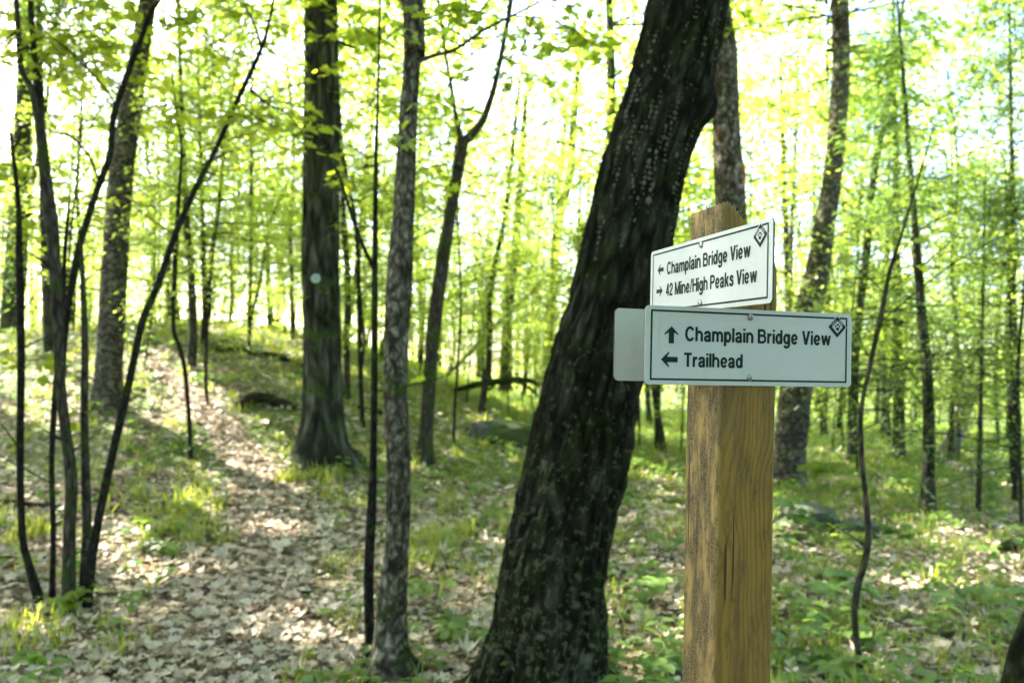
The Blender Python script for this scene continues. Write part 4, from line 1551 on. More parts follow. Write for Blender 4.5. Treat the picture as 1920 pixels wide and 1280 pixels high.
# --- multi-stemmed clump on the left
def clump():
    b = hit(120, 1135)
    D = b[1]
    t = thing('multi_stem_tree', 'clump of thin dark stems rising from one foot at the left', 'tree', b)
    stems = [[(72, 1125, 20), (55, 1060, 15), (42, 1000, 13), (38, 850, 13), (39, 700, 14), (38, 560, 15), (36, 490, 14), (34, 380, 10), (20, 250, 6)],
             [(97, 1130, 13), (100, 1000, 11), (97, 870, 11), (103, 740, 12), (112, 650, 12), (118, 560, 10), (122, 470, 8), (130, 380, 5)],
             [(128, 1125, 26), (130, 1000, 22), (134, 900, 22), (122, 800, 20), (112, 700, 20), (110, 620, 22), (104, 520, 24), (98, 430, 24), (85, 330, 22), (75, 240, 18), (60, 170, 12), (40, 130, 11), (34, 60, 11), (30, 0, 10), (24, -80, 8)],
             [(82, 300, 14), (76, 230, 14), (66, 120, 12), (58, 30, 11), (54, -60, 9)],
             [(158, 1130, 24), (163, 1000, 20), (161, 900, 18), (158, 780, 15), (159, 650, 13), (155, 520, 10), (150, 430, 6)],
             [(165, 1120, 18), (180, 1000, 16), (204, 880, 16), (235, 750, 15), (250, 680, 14), (268, 600, 14), (298, 530, 13), (325, 450, 12), (368, 350, 11), (400, 290, 10), (440, 200, 10), (490, 92, 9), (505, 40, 6), (513, 0, 6), (522, -60, 5)],
             [(490, 92, 7), (478, 50, 5), (456, 0, 4), (440, -50, 3)],
             [(116, 720, 14), (122, 620, 13), (140, 500, 13), (158, 430, 13), (186, 345, 13), (206, 290, 13), (213, 220, 13), (235, 150, 12), (262, 80, 11), (284, 22, 9), (300, 0, 6), (330, -60, 5)],
             [(186, 340, 6), (165, 290, 5), (130, 255, 4), (100, 250, 3)], [(222, 212, 5), (200, 170, 4), (140, 105, 4), (85, 60, 3), (60, 30, 2)],
             [(468, 165, 5), (500, 195, 4), (540, 215, 4), (578, 268, 4)], [(284, 24, 4), (310, 45, 3), (350, 60, 2)], [(60, 32, 4), (110, 26, 3), (165, 10, 2)]]
    for k, st in enumerate(stems):
        mb = MB()
        rng = R(60 + k)
        dd = rng.uniform(-.12, .12) if len(st) > 4 and st[0][1] > 1000 else 0
        rows = []
        for i, (px, py, wd) in enumerate(st):
            p = P(px, py, D + dd) - b
            rows.append((*p, .43 * wd * D / F))
        if st[0][1] > 1000:
            rows.insert(0, (rows[0][0], rows[0][1], -.12, rows[0][3] * 1.2))
            rows[1] = (rows[1][0], rows[1][1], max(rows[1][2], -.02), rows[1][3])
        q_ = spline(rows, 60)
        for z_ in range(5):
            i_ = rng.randint(15, 58)
            a_, L_ = rng.uniform(0, TAU), rng.uniform(.12, .5)
            e_ = q_[i_, :3] + [L_ * math.cos(a_), L_ * math.sin(a_), L_ * rng.uniform(.3, 1.1)]
            tube(mb, spline([(*q_[i_, :3], .3 * q_[i_, 3]), (*(.5 * (q_[i_, :3] + e_) + rng.normal(0, .02, 3)), .0025), (*e_, .001)], 9), 5)
        tube(mb, spline(rows, 12 * len(rows)), 12, 0, trunk_disp(20 + k, .12, 6, 5, .1 if st[0][1] > 1000 else 0, .12), seed=k * .7)
        mb.obj('stem' if st[0][1] > 1000 else 'branch', M['bark_thin'] if k not in (2, 4) else M['bark_mid'], t)
    rng = R(61)
    for g in ([(60, 690, 4), (20, 680, 4), (85, 670, 4), (5, 660, 3)], [(160, 770, 3), (150, 790, 3), (168, 760, 3)], [(62, 250, 2), (35, 75, 3), (60, 55, 2)], [(250, 20, 2), (245, 15, 3)], [(430, 130, 2), (450, 40, 4), (410, 60, 3)],
              [(560, 260, 3), (585, 215, 4), (600, 235, 3)], [(80, 700, 2), (78, 690, 3)], [(130, 60, 4), (150, 120, 5), (180, 70, 5), (110, 90, 4), (170, 100, 4)], [(205, 90, 5), (235, 60, 4), (190, 40, 5)]):
        lb = MB()
        twig_leaves(lb, b, D, g, .075, rng)
        pts_ = [(*(P(px, py, D) - b), .002) for px, py, _ in g]
        tube(lb, spline(pts_, 10), 4, 0)
        lb.obj('leafy_twig', [M['bark_thin'], M['leaf_near']], t)
    for k, (dd, pts_, n_) in enumerate([(0, [(75, 120), (130, 70), (210, 55), (270, 80)], 120), (.3, [(85, 150), (150, 120), (230, 125), (300, 160)], 110), (-.3, [(30, 60), (-20, 100), (-80, 160)], 60), (.5, [(40, 250), (10, 300), (-50, 330)], 70),
                                        (.2, [(210, 250), (260, 210), (330, 200), (380, 230)], 80), (.4, [(300, 20), (360, 50), (420, 110)], 80), (.1, [(150, 10), (200, -10), (260, 10)], 60), (-.4, [(440, 180), (480, 220), (545, 250), (590, 290)], 90),
                                        (.6, [(130, 420), (170, 380), (220, 370), (290, 390)], 60), (.3, [(60, 400), (20, 420), (-30, 430)], 60)]):
        bough(t, b, D + dd, pts_, n_, .075, .24, 10 + k)
    cm = crown_mesh('crown', 499, [M['leaf'], M['bark_thin']], nl=120, z0=4.2, z1=8.5, rad=2.5, twigs=9, per=10, lsize=.11, prof='round', up0=.5, twl=.4, keep=keep_sun(b), twig_tubes=False)
    link('crown', cm, t, (.3, .2, 0))


clump()

# --- the other trees one can tell apart (base, outline up the trunk)
tree('tree', 'broad grey-brown trunk behind the multi-stemmed clump', 'tree', (203, 768), [(198, 768, 58), (203, 720, 48), (207, 640, 45), (215, 500, 43), (225, 350, 41), (246, 200, 36), (268, 60, 31), (278, 0, 30)], 'bark_mott', top=12., sides=32, seg=120, flare=.3,
     crown=(6, 13, 3.2, 95), rngs=11)
tree('sapling', 'crooked thin sapling at the right edge of the path', 'sapling', (358, 862), [(358, 862, 8), (354, 780, 8), (346, 690, 8), (336, 650, 8), (326, 620, 8), (325, 560, 8), (329, 480, 9), (334, 380, 8), (340, 280, 5), (330, 200, 4)], 'bark_thin', top=4.8,
     sides=10, flare=.1, rngs=12, lump=.15, sap=4.8, wide=.8)
tree('tree', 'slim brown trunk on the slope right of the path top', 'tree', (362, 690), [(360, 690, 16), (362, 600, 15), (357, 500, 13), (350, 420, 12), (345, 300, 9)], 'bark_mid', top=6.5, sides=12, flare=.2, rngs=13, sap=6.5)
tree('tree', 'narrow dark trunk paired with the slim brown one near the path top', 'tree', (381, 650), [(381, 650, 10), (384, 560, 10), (381, 470, 9), (378, 370, 7)], 'bark_thin', top=6, sides=10, flare=.2, rngs=14, sap=6.)
tree('sapling', 'pencil-thin straight sapling on the sunlit grassy crest', 'sapling', (467, 656), [(467, 656, 7), (469, 560, 7), (471, 400, 7), (472, 200, 5)], 'bark_thin', top=6, sides=10, flare=.1, rngs=15, sap=6.2,
     branches=[[(470, 600, 6), (482, 550, 6), (494, 490, 5), (510, 410, 4), (540, 340, 3)]])
tree('tree', 'thin grey trunk seen between the oak and the slim grey trunk', 'tree', (651, 745), [(651, 745, 12), (650, 650, 12), (652, 520, 12), (645, 430, 10), (640, 300, 8)], 'bark_mid', top=8, sides=12, flare=.2, rngs=16, sap=7.5)
tree('tree', 'upright brown trunk rising behind the fallen branch', 'tree', (943, 738), [(943, 738, 17), (948, 640, 16), (955, 560, 17), (964, 480, 15), (972, 380, 13), (985, 200, 9)], 'bark_mid', top=9, sides=16, flare=.3, rngs=17, sap=8.5)
tree('tree', 'crooked tall trunk left of the leaning tree, curving to upper right', 'tree', (1022, 750), [(1020, 750, 22), (1028, 660, 20), (1034, 550, 18), (1046, 430, 16), (1068, 330, 16), (1074, 250, 15), (1082, 150, 12), (1086, 80, 9)], 'bark_mid', top=9, sides=16,
     flare=.2, rngs=18, branches=[[(1046, 420, 10), (1050, 330, 9), (1060, 230, 7), (1065, 180, 4)]], sap=8.)
tree('sapling', 'dark whippy sapling bending over beside the crooked tall trunk', 'sapling', (1003, 745), [(1003, 745, 8), (1004, 640, 8), (1008, 560, 8), (998, 500, 8), (988, 430, 6)], 'bark_thin', top=4.5, sides=10, flare=.1, rngs=19, sap=4.6,
     branches=[[(985, 515, 7), (1000, 560, 6), (1018, 620, 6), (1030, 680, 4)]])
tree('dead_tree', 'dead upright trunk with two woodpecker holes behind the leaning tree', 'tree', (1372, 830), [(1385, 830, 66), (1378, 600, 60), (1370, 400, 55), (1362, 250, 52), (1357, 100, 48), (1345, 0, 42)], 'bark_grey', D=6.2, top=9., sides=48, seg=200, flare=.3,
     ridge=.05, rngs=20, tufts=[[(1368, 20, 2), (1362, 52, 3), (1355, 40, 2), (1366, 60, 3)]], tsize=.08, crown=(5.5, 9.5, 2.0, 40))
dead = [o for o in bpy.data.objects if o.name.startswith('dead_tree')][0]


def holes():
    b = np.array(dead.location)
    for px, py, hw, hh in ((1347, 262, 9, 19), (1381, 335, 10, 22)):
        mb = MB()
        D = b[1]
        cx = np.interp(py, [250, 400], [1362, 1370])
        hwid = np.interp(py, [250, 400], [26, 27.5])
        s = (px - cx) / hwid
        n_ = np.array([s, -math.sqrt(max(0, 1 - s * s)), 0])
        c = P(px, py, D) - b
        c[1] = n_[1] * hwid * D / F * 1.0
        side = np.array([-n_[1], n_[0], 0])
        if side[0] < 0:
            side = -side
        an = np.arange(24) * TAU / 24
        ww, hh_ = hw * D / F / max(.5, abs(n_[1])), hh * D / F
        rings = []
        for k_, dpt in ((1.25, -.012), (1.1, .014), (.85, .012), (.6, -.02), (.0, -.035)):
            rag = 1 + .12 * noise(np.column_stack([np.cos(an) * 2 + px, np.sin(an) * 2, an * 0]), 3)
            rings.append(c + side * (ww * k_ * np.cos(an) * rag)[:, None] + np.array([0, 0, 1.]) * (hh_ * k_ * np.sin(an) * rag)[:, None] + n_ * dpt)
        V = np.vstack(rings)
        i = np.arange(4)[:, None] * 24
        j = np.arange(24)[None]
        Q = np.stack([i + j, i + (j + 1) % 24, i + 24 + (j + 1) % 24, i + 24 + j], -1).reshape(-1, 4)
        mb.add(V, Q[:48], 0)
        mb.also(Q[48:], 1, 0)
        mb.obj('woodpecker_hole', [M['bark_pale'], M['hole_wood']], dead)


holes()
tree('tree', 'mottled lichen-spotted trunk curving up right of the signpost', 'tree', (1480, 912), [(1478, 912, 64), (1480, 860, 56), (1488, 760, 58), (1500, 660, 52), (1513, 590, 47), (1530, 520, 42), (1545, 430, 37), (1560, 340, 33), (1573, 200, 32), (1577, 100, 31), (1574, 0, 30)],
     'bark_mott', top=12., sides=48, seg=200, flare=.25, lump=.09, rngs=21, crown=(5.5, 12, 3.0, 90))
tree('sapling', 'wavy thin grey sapling in front of the mossy rock, right of the signpost', 'sapling', (1614, 1272), [(1614, 1272, 13), (1606, 1200, 11), (1602, 1150, 11), (1608, 1100, 12), (1622, 1050, 12), (1628, 1000, 11), (1623, 930, 9), (1616, 860, 9), (1615, 770, 8), (1630, 690, 8),
     (1648, 610, 10), (1660, 550, 9), (1668, 510, 8), (1690, 440, 5)], 'bark_mid', top=2.6, sides=12, seg=130, flare=.1, rngs=22, lump=.12)
tree('hemlock_tree', 'dark straight hemlock trunk with drooping green boughs at right', 'tree', (1738, 965), [(1738, 965, 26), (1740, 900, 21), (1742, 800, 20), (1737, 680, 18), (1728, 590, 16), (1720, 480, 14), (1712, 380, 10)], 'bark_dark', top=5.6, sides=20, flare=.35, rngs=23)
hem = [o for o in bpy.data.objects if o.name.startswith('hemlock_tree')][0]
h_ = sap_crown(hem, 5.6, R(4), 6, .95, (-.25, 0))
tree('hemlock_tree', 'leaning hemlock with thin boughs left of the drooping one', 'tree', (1598, 872), [(1598, 872, 18), (1598, 780, 17), (1602, 680, 16), (1612, 580, 14), (1625, 470, 14), (1638, 330, 12), (1668, 180, 9), (1690, 30, 7)], 'bark_mid', top=8, sides=16, flare=.25, rngs=24)
sap_crown([o for o in bpy.data.objects if o.name.startswith('hemlock_tree')][-1], 8, R(5), 7, .6, (.4, 0))
tree('hemlock_tree', 'bushy dark hemlock at the far right edge behind the forked snag', 'tree', (1908, 880), [(1906, 880, 12), (1905, 780, 11), (1902, 600, 9)], 'bark_dark', D=11, top=8, sides=12, flare=.2, rngs=25)
sap_crown([o for o in bpy.data.objects if o.name.startswith('hemlock_tree')][-1], 8, R(6), 8, 1.1)
tree('hemlock_tree', 'shady hemlock behind the clump at the left edge', 'tree', (95, 745), [(92, 745, 20), (90, 600, 18), (84, 450, 15), (80, 300, 12)], 'bark_dark', D=10.5, top=7, sides=12, flare=.2, rngs=26)
sap_crown([o for o in bpy.data.objects if o.name.startswith('hemlock_tree')][-1], 7, R(7), 6, .9)
for px_, py_, D_, h_m, k_, lab_ in ((1872, 820, 19, 7.5, 7, 'dark hemlock standing close behind the pale forked snag'),
                                   (1915, 900, 7.5, 3.6, 8, 'dark hemlock boughs hanging in from the right edge')):
    ht_, hb_ = tree('hemlock_tree', lab_, 'tree', (px_, py_), [(px_, py_, 7), (px_ - 6, 700, 6), (px_ + 4, 560, 5)], 'bark_dark', D=D_, top=h_m, sides=12, flare=.2, rngs=40 + k_)
    sap_crown(ht_, h_m, R(50 + px_), k_, 1.15)
tree('tree', 'straight grey trunk in the grass between the two right-hand hemlocks', 'tree', (1684, 862), [(1684, 862, 22), (1685, 780, 20), (1684, 680, 18), (1682, 560, 15), (1680, 400, 12)], 'bark_mid', top=9, sides=16, flare=.3, rngs=27, sap=8)
tree('tree', 'dark narrow trunk close to the right edge of the lower sign', 'tree', (1545, 824), [(1545, 824, 13), (1544, 760, 13), (1550, 640, 12), (1553, 500, 10)], 'bark_thin', top=9, sides=12, flare=.2, rngs=28, sap=9)
tree('sapling', 'thin upright stem beneath the lower sign, left of the post', 'sapling', (1233, 845), [(1233, 845, 12), (1233, 780, 11), (1235, 700, 10), (1236, 600, 8)], 'bark_mid', top=6, sides=12, flare=.2, rngs=29, sap=6)
tree('tree', 'thin grey trunk left of the straight grey one in the grass', 'tree', (1658, 822), [(1658, 822, 11), (1657, 740, 11), (1660, 620, 10)], 'bark_mid', top=8, sides=12, flare=.2, rngs=30, sap=8)
tree('dead_tree', 'pale forked snag leaning in the grass at right', 'tree', (1782, 862), [(1776, 862, 34), (1790, 820, 28), (1803, 780, 27), (1812, 745, 28)], 'bark_pale', top=None, sides=24, flare=.3, rngs=31,
     branches=[[(1812, 750, 22), (1806, 715, 17), (1800, 690, 12), (1795, 670, 5)], [(1812, 752, 22), (1828, 730, 20), (1840, 710, 14), (1850, 690, 5)]])
tree('sapling', 'skinny pale stem beside the fallen log at right', 'sapling', (1834, 962), [(1834, 962, 10), (1836, 900, 9), (1838, 800, 8), (1840, 700, 6)], 'bark_mid', top=3.8, sides=10, flare=.1, rngs=32, sap=3.8, wide=.8)
tree('sapling', 'skinny dark stem at the far right edge above the log', 'sapling', (1903, 940), [(1903, 940, 9), (1902, 860, 9), (1900, 760, 8), (1896, 650, 6)], 'bark_thin', top=4.2, sides=10, flare=.1, rngs=33, sap=4.2, wide=.8)
tree('tree', 'mossy trunk cut off by the bottom right corner', 'tree', (1940, 1330), [(1935, 1330, 120), (1955, 1240, 100), (1975, 1170, 90), (2010, 1050, 85), (2080, 800, 80)], 'bark_moss', D=2.9, top=8., sides=64, seg=160, flare=.2, ridge=.12, rngs=34, crown=(4.5, 9, 2.5, 50))
tree('tree', 'slim trunk with a lean behind the right side of the signpost', 'tree', (1478, 800), [(1490, 800, 13), (1480, 650, 12), (1474, 450, 11), (1470, 330, 9)], 'bark_mid', D=17, top=9, sides=12, flare=.2, rngs=35, sap=9)


# --- more trees in the woods behind (each one a tree; told apart only by where they stand)
def woods():
    rng = R(2024)
    groups = [('left', -.72, -.42, 13, 'slim blurred tree deep in the woods left of the path', 'slim trees left of the path'),
              ('mid', -.34, .04, 15, 'slim blurred tree in the background between the oak and the leaning trunk', 'background trees between the oak and the leaning trunk'),
              ('gap', .08, .30, 9, 'slim blurred tree in the background behind the sign panels', 'background trees behind the sign panels'),
              ('right', .36, .72, 10, 'slim blurred tree in the grassy woods on the right', 'background trees on the right')]
    n = 0
    for _, a0, a1, cnt, label, grp in groups:
        for k in range(cnt):
            D = rng.uniform(12, 30)
            x = D * (a0 + (a1 - a0) * (k + rng.uniform(.1, .9)) / cnt)
            z = gz1(x, D)
            hgt = rng.uniform(6, 13)
            t = thing('background_tree', label, 'tree', (x, D, z), grp)
            mb = MB()
            r = hgt * rng.uniform(.004, .009)
            lean = rng.normal(0, .06, 2)
            pts = [(0, 0, -.2, r * 1.25)] + [(lean[0] * s * hgt + rng.normal(0, .06), lean[1] * s * hgt + rng.normal(0, .05), s * hgt * .95, r * (1.05 - .8 * s)) for s in (.03, .15, .3, .5, .75, 1)]
            tube(mb, spline(pts, 40), 10, 0, trunk_disp(n, .08, 5, 3, .3, .08), seed=n)
            mb.obj('trunk', M[['bark_mid', 'bark_dark', 'bark_grey', 'bark_thin'][rng.randint(4)]], t)
            if k % 5 == 2 and _ in ('left', 'right'):
                sap_crown(t, hgt * .8, rng, 6 + rng.randint(3), .75)
            else:
                sap_crown(t, hgt, rng, None, rng.uniform(.8, 1.15))
            n += 1
    for k in range(56):
        D = rng.uniform(12.5, 27)
        x = D * (-.74 + 1.44 * (k + rng.uniform(.1, .9)) / 56)
        hgt = rng.uniform(1.8, 4.5)
        t = thing('background_sapling', 'low leafy sapling in the blurred background among the slim trees', 'sapling', (x, D, gz1(x, D)), 'low leafy saplings in the background')
        mb = MB()
        tube(mb, spline([(0, 0, -.15, .02), (rng.normal(0, .06), 0, hgt * .5, .014), (rng.normal(0, .1), 0, hgt * .97, .004)], 16), 7, 0, seed=k)
        mb.obj('trunk', M['bark_thin'], t)
        sap_crown(t, hgt, rng, None, rng.uniform(1.2, 1.6))
    for k in range(42):
        low = k >= 12
        gap = k >= 26
        D = rng.uniform(12.5, 18) if low else rng.uniform(9.5, 17)
        x = D * ((-.62 + .72 * (k - 12 + rng.uniform(.1, .9)) / 14) if low else (-.68 + .86 * (k + rng.uniform(.1, .9)) / 12))
        hgt = rng.uniform(1.2, 2.2) if low else rng.uniform(3.2, 6.)
        if gap:
            D = rng.uniform(17, 25)
            x = D * (-.55 + .5 * (k - 26 + rng.uniform(.1, .9)) / 16)
            hgt = rng.uniform(3., 5.)
        t = thing('background_sapling', 'leafy slender sapling in the blurred woods left of the leaning tree', 'sapling', (x, D, gz1(x, D)), 'leafy slender saplings left of the leaning tree')
        mb = MB()
        tube(mb, spline([(0, 0, -.15, .014), (rng.normal(0, .08), rng.normal(0, .05), hgt * .5, .011), (rng.normal(0, .15), 0, hgt * .97, .003)], 20), 7, 0, seed=k)
        mb.obj('trunk', M['bark_thin'], t)
        sap_crown(t, hgt, rng, None, rng.uniform(1.3, 1.8) if low else rng.uniform(.8, 1.2))
    # leafy saplings nearer by: foliage at eye level
    for x, D, hgt, wd, lab in [(-3.9, 9.5, 4.2, 1.0, 'leafy young maple beside the broad grey-brown trunk'), (-.75, 9.8, 4.6, 1.0, 'leafy young maple just right of the oak'), (.95, 10.5, 4.8, 1.0, 'leafy young maple left of the leaning tree'),
                               (3.0, 9.2, 4.6, 1.0, 'leafy young maple behind the upper sign'), (5.2, 11, 5.0, 1.0, 'leafy young maple among the right-hand hemlocks'), (-6.4, 10.5, 5., 1.0, 'leafy young maple at the left edge of the view'),
                               (7.2, 10.5, 5., 1.0, 'leafy young maple near the right edge of the view'), (-2.6, 12.5, 5.5, 1.1, 'leafy young maple on the grassy crest')]:
        z = gz1(x, D)
        t = thing('young_maple', lab, 'sapling', (x, D, z))
        mb = MB()
        pts = [(0, 0, -.1, .022)] + [(rng.normal(0, .05), rng.normal(0, .05), s * hgt, .022 * (1.05 - .85 * s)) for s in (.1, .4, .7, 1)]
        tube(mb, spline(pts, 30), 8, 0, trunk_disp(n, .06, 4, 3, .1, .08), seed=n)
        mb.obj('trunk', M['bark_thin'], t)
        sap_crown(t, hgt, rng, None, wd)
        n += 1
    # tall trees around the clearing: their crowns make the shade
    for x, y, h0, h1, rad, nl, lab in [(-7.0, 7.4, 5, 11, 3.4, 140, 'tall leafy tree left of the multi-stemmed clump'), (-10.2, 11.2, 5.5, 12, 4.2, 140, 'tall leafy tree on the slope beyond the left edge'),
                                       (-11.5, 8.0, 6, 13, 4, 120, 'tall leafy tree far out to the left, low ground'), (-13, 13.5, 6, 13, 4, 110, 'tall leafy tree far out to the left, high ground'), (-4.8, 4.1, 4.6, 9.5, 2.6, 110, 'tall leafy tree close by, left of the view'),
                                       (-11, 1, 5, 12, 3.6, 90, 'tall leafy tree out to the left, level with the viewer'), (-11, 16, 6, 13, 4, 90, 'tall leafy tree on the crest beyond the left edge'),
                                       (6.5, 2.2, 4, 11, 3.8, 130, 'unseen tall leafy tree added right of the view for shade'),  # put in out of view to cut the ambient light
                                       (9.5, 9.5, 5, 12, 3.6, 80, 'tall leafy tree beyond the right edge'), (-3.5, 6.0, 6.8, 12, 3.2, 90, 'tall leafy tree near the clump, crown above the view')]:
        z = gz1(x, y)
        b = np.array([x, y, z])
        t = thing('tall_tree', lab, 'tree', b)
        if lab.endswith('above the view'):
            t['label'] = 'tall straight tree behind the clump, its crown above the view'
        mb = MB()
        pts = [(0, 0, -.2, .24), (0, 0, .1, .2), (.05, .05, h1 * .4, .16), (-.05, .1, h1 * .9, .05)]
        tube(mb, spline(pts, 60), 20, 0, trunk_disp(n, .1, 8, 3, .3, .05), seed=n)
        if not lab.endswith('above the view'):
            mb.obj('trunk', M['bark_mid'], t)
            canopy_crown(t, b, x, y, h0, h1, rad, nl)
        else:
            bpy.data.objects.remove(t)
        n += 1


woods()


def behind():  # trees added out of view to block light from the back
    """the close hemlock wood at the viewer's back, which keeps the signs and the near trunks in shade"""
    rng = R(66)
    for k, (x, y, h) in enumerate([(-4.6, -2.6, 9), (-2.9, -3.9, 10), (-1.0, -4.5, 9), (1.0, -4.4, 10), (2.9, -4.0, 9), (4.4, -2.6, 10), (5.4, -.9, 9), (-5.4, .3, 9), (-6.0, 2.5, 9), (-6.4, -4.6, 11), (-3.6, -6.6, 12), (-.2, -7.2, 11), (3.4, -6.9, 12), (6.3, -4.8, 11), (7.8, -1.6, 11)]):
        t = thing('hemlock_tree', 'unseen dark hemlock added beside and behind the viewer for shade', 'tree', (x, y, gz1(x, y)), 'unseen shade hemlocks around the viewer')
        mb = MB()
        tube(mb, spline([(0, 0, -.2, .16), (0, 0, .2, .13), (.05, .03, h * .5, .08), (0, 0, h * .98, .01)], 40), 14, 0, trunk_disp(k, .08, 6, 3, .3, .05), seed=k)
        mb.obj('trunk', M['bark_dark'], t)
        o = link('crown', SAP[6 + k % 3][1], t)
        o.scale = (h * 1.1, h * 1.1, h)
        o.rotation_euler = (0, 0, rng.uniform(0, TAU))


behind()


def far_woods():
    """the wood beyond, which reads as one mass of stems and leaves"""
    rng = R(8)
    mb = MB()
    for k in range(150):
        D = rng.uniform(32, 70)
        x = D * rng.uniform(-.9, .9)
        z = gz1(x, D)
        h = rng.uniform(9, 16)
        r = rng.uniform(.05, .16)
        tube(mb, spline([(x, D, z - .3, r * 1.2), (x + rng.normal(0, .3), D, z + h * .5, r * .8), (x + rng.normal(0, .6), D, z + h, r * .3)], 8), 6, 1, seed=k)
    n = 84000
    nc = 3200
    D = rng.uniform(30, 68, nc)
    x = D * rng.uniform(-.92, .92, nc)
    z = gz(x, D) + np.where(rng.uniform(0, 1, nc) < .62, 17 * rng.beta(1.15, 2.0, nc), 6.5 * rng.beta(1.2, 1.5, nc))
    ci = rng.randint(0, nc, n)
    pos = np.stack([x[ci] + rng.normal(0, .9, n), D[ci] + rng.normal(0, .9, n), z[ci] + rng.normal(0, .28, n)], 1)
    pos[:, 2] = np.maximum(pos[:, 2], gz(pos[:, 0], pos[:, 1]) + .1)
    a = rng.uniform(0, TAU, n)
    d = np.stack([np.cos(a), np.sin(a), rng.normal(-.2, .4, n)], 1)
    u = np.stack([rng.normal(0, .6, n), rng.normal(0, .6, n), np.ones(n)], 1)
    leaves(mb, LEAF4, pos, d, u, .24 * rng.uniform(.6, 1.3, n), 0, np.clip(rng.beta(2, 2, n) + rng.normal(0, .2, nc)[ci], 0, 1))
    tag(mb.obj('far_woods', [M['leaf'], M['bark_mid']]), 'far-off mass of woodland stems and foliage', 'woods', None, 'stuff')


far_woods()


# ------------------------------------------------------------------ rocks, logs, low plants
def rock(label, px, py, sx, sy, sz, seed, sink=.35):
    h = hit(px, py)
    bm = bmesh.new()
    bmesh.ops.create_icosphere(bm, subdivisions=5, radius=1)
    V = np.array([v.co[:] for v in bm.verts])
    Fc = np.array([[v.index for v in f.verts] for f in bm.faces])
    bm.free()
    d = 1 + .28 * fbm(V * 1.3 + seed, 3, seed) + .06 * fbm(V * 5, 3, seed + 4)
    V = V * d[:, None]
    V[:, 2] = np.where(V[:, 2] > .55, .55 + (V[:, 2] - .55) * .45, V[:, 2])
    V = V * [sx, sy, sz]
    mb = MB()
    mb.add(V, Fc)
    o = mb.obj('rock', M['rock'], None, (h[0], h[1], h[2] + sz * (1 - 2 * sink) * .4))
    tag(o, label, 'rock')


rock('low mossy boulder in the litter left of the leaning tree', 940, 822, .55, .4, .32, 1)
rock('broad grey boulder behind the green plants, right of the post', 1515, 985, .28, .28, .24, 2)
rock('rounded mossy rock overlapped by the wavy thin sapling', 1605, 1002, .20, .2, .15, 3)
rock('small dark stone lying in the middle of the path', 460, 1095, .07, .05, .03, 4)
rock('flat dark stone half buried at the right of the path', 530, 960, .09, .06, .03, 5)
rock('mossy stone poking out of grass near the leaning tree foot', 905, 990, .12, .1, .07, 6)


def log(name, label, cat, pts, bark='log', dz=.0, sides=18, ridge=.15, branches=(), seed=1, D=None):
    """pts (px,py,width px) along the ground"""
    b = hit(pts[0][0], pts[0][1])
    rows = []
    for px, py, wd in pts:
        h = hit(px, py) if D is None else P(px, py, D)
        rows.append((*(h + [0, 0, dz]), .5 * wd * h[1] / F))
    t = thing(name, label, cat, b)
    mb = MB()
    rr = [(r[0] - b[0], r[1] - b[1], r[2] - b[2], r[3]) for r in rows]
    tube(mb, spline(rr, 60), sides, 0, trunk_disp(seed, ridge, 6, 4, 0, .12), cap=True, seed=seed)
    mb.obj('stem', M[bark], t)
    for k, br in enumerate(branches):
        bb = MB()
        add_branch(bb, b, br, D or b[1], seed=seed + k)
        bb.obj('branch', M[bark], t)
    return t


log('fallen_branch', 'fallen bare branch lying in the grass left of the leaning tree', 'branch', [(850, 732, 7), (880, 724, 11), (905, 719, 13), (945, 713, 13), (985, 712, 10), (1012, 722, 6)], D=13.0, seed=2,
    branches=[[(960, 713, 8), (985, 722, 6), (1008, 742, 4)], [(930, 716, 7), (920, 728, 5), (908, 733, 3)]])
log('fallen_log', 'black hollow log lying at the edge of the path slope', 'log', [(445, 768, 14), (470, 757, 26), (500, 758, 26), (530, 763, 18), (556, 770, 9)], dz=.05, seed=3, ridge=.3)
log('fallen_log', 'dark rotten log along the grassy crest', 'log', [(392, 655, 9), (440, 660, 13), (490, 668, 14), (530, 676, 13), (565, 690, 8)], dz=.03, seed=4)
log('fallen_log', 'grey log lying aslant across the grass at right', 'log', [(1752, 868, 12), (1800, 885, 15), (1850, 897, 16), (1930, 912, 18)], 'bark_pale', dz=.07, seed=5)
log('fallen_log', 'dark log end at the right edge of the forest floor', 'log', [(1880, 1040, 20), (1905, 1030, 26), (1945, 1020, 28)], dz=.04, seed=6)
log('root', 'exposed root running right from the oak foot', 'root', [(640, 870, 24), (665, 880, 18), (700, 888, 15), (740, 890, 11), (775, 896, 5)], 'bark_dark', dz=.01, seed=7)
log('leaning_log', 'thin grey dead trunk leaning aslant in the background', 'log', [(838, 702, 6), (870, 672, 8), (905, 635, 8), (950, 590, 7), (1000, 542, 6), (1030, 510, 4)], 'bark_pale', D=15., seed=8)
log('fallen_branch', 'short dark branch on the ground right of the leaning tree', 'branch', [(1178, 884, 7), (1200, 880, 9), (1222, 878, 8), (1245, 866, 4)], dz=.03, seed=9)
log('fallen_branch', 'long grey stick curving over litter right of the leaning tree', 'branch', [(1150, 1060, 6), (1170, 1100, 7), (1195, 1125, 7), (1250, 1140, 5)], 'bark_mid', dz=.03, seed=10)
log('fallen_log', 'low dark log in the grass beyond the oak', 'log', [(640, 762, 8), (675, 768, 11), (720, 778, 12), (765, 786, 7)], dz=.02, seed=11)
log('fallen_branch', 'dark stick on the litter left of the clump', 'branch', [(-10, 945, 9), (30, 948, 10), (80, 952, 8), (120, 957, 4)], dz=.02, seed=12)
log('fallen_branch', 'stick resting under the wavy sapling', 'branch', [(1560, 1150, 5), (1600, 1163, 8), (1650, 1172, 9), (1690, 1180, 5)], 'bark_mid', dz=.02, seed=13)


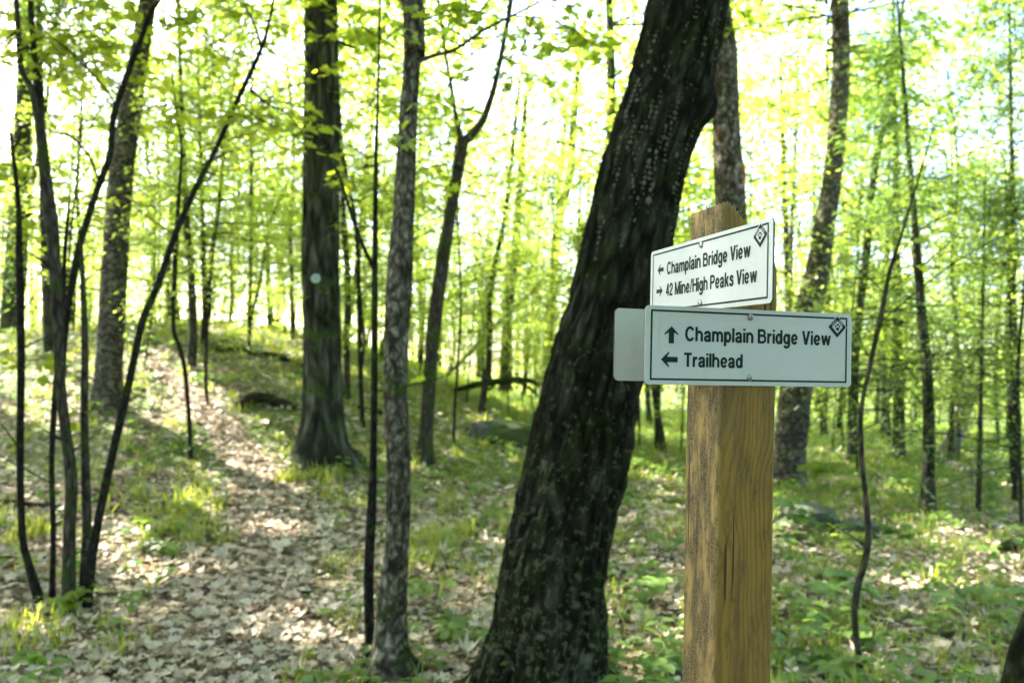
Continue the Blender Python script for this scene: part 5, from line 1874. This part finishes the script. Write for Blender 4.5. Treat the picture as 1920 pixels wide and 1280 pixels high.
def plant(label, px, py, n, size, hgt, seed, tpl=LEAF6, spread=.16, m='plant'):
    h = hit(px, py)
    rng = R(seed)
    t = thing('plant', label, 'plant', h)
    mb = MB()
    st = MB()
    for k in range(n):
        a, r = rng.uniform(0, TAU), spread * math.sqrt(rng.uniform(0, 1))
        e = np.array([r * math.cos(a), r * math.sin(a), hgt * rng.uniform(.55, 1.05)])
        tube(st, spline([(e[0] * .2, e[1] * .2, -.02, .0025), (e[0] * .6, e[1] * .6, e[2] * .6, .002), (*e, .0012)], 8), 5)
        q = rng.randint(3, 6)
        az = np.arange(q) * TAU / q + rng.uniform(0, 2)
        d = np.stack([np.cos(az), np.sin(az), rng.normal(-.15, .15, q)], 1)
        u = np.stack([rng.normal(0, .25, q), rng.normal(-.2, .25, q), np.ones(q)], 1)
        leaves(mb, tpl, np.repeat(e[None], q, 0), d, u, size * rng.uniform(.65, 1.2, q), 0, rng.uniform(.1, .9, q))
    mb.obj('foliage', M[m], t)
    st.obj('stem', M['plant'], t)


plant('broad-leaved green plant between the post and the boulder', 1500, 1010, 9, .15, .34, 1)
plant('tall bright plant with big leaves behind the boulder', 1545, 935, 8, .17, .42, 2, m='leaf_near')
plant('green plant at the foot of the wavy sapling', 1590, 1140, 9, .12, .20, 3)
plant('pale fern-like plant low beside the post foot', 1235, 1262, 10, .09, .10, 4, spread=.13)
plant('flat leafy plant in the bottom corner right of the post', 1500, 1262, 12, .10, .08, 5, spread=.2)
plant('bright green seedlings at the foot of the multi-stemmed clump', 130, 1150, 8, .09, .15, 6, spread=.17, m='leaf_near')
plant('small round-leaved sprout at the slim grey trunk foot', 745, 1275, 6, .055, .07, 7, spread=.1, m='leaf_near')
plant('star-shaped green seedling among grass left of the path', 305, 1045, 4, .13, .10, 8, spread=.08)
plant('bright sunlit sprig left of the leaning tree', 920, 975, 3, .14, .10, 9, spread=.10, m='leaf_near')
plant('leafy plant in litter between the grey trunk and leaning tree', 800, 1130, 7, .085, .13, 10, spread=.2)
plant('low herb right of the slim grey trunk foot', 850, 1215, 8, .08, .08, 11, spread=.18)
plant('seedling with yellow-tipped leaves right of the boulder', 1590, 1070, 6, .09, .28, 12, spread=.14, m='leaf_near')
plant('leafy plant at the foot of the leaning trunk, right side', 1215, 1130, 7, .10, .14, 13, spread=.16)
plant('dense green herb patch at the right edge', 1840, 1165, 12, .08, .16, 14, spread=.3)
plant('bright low herb beside the hemlock foot', 1690, 1010, 8, .08, .12, 15, spread=.2)
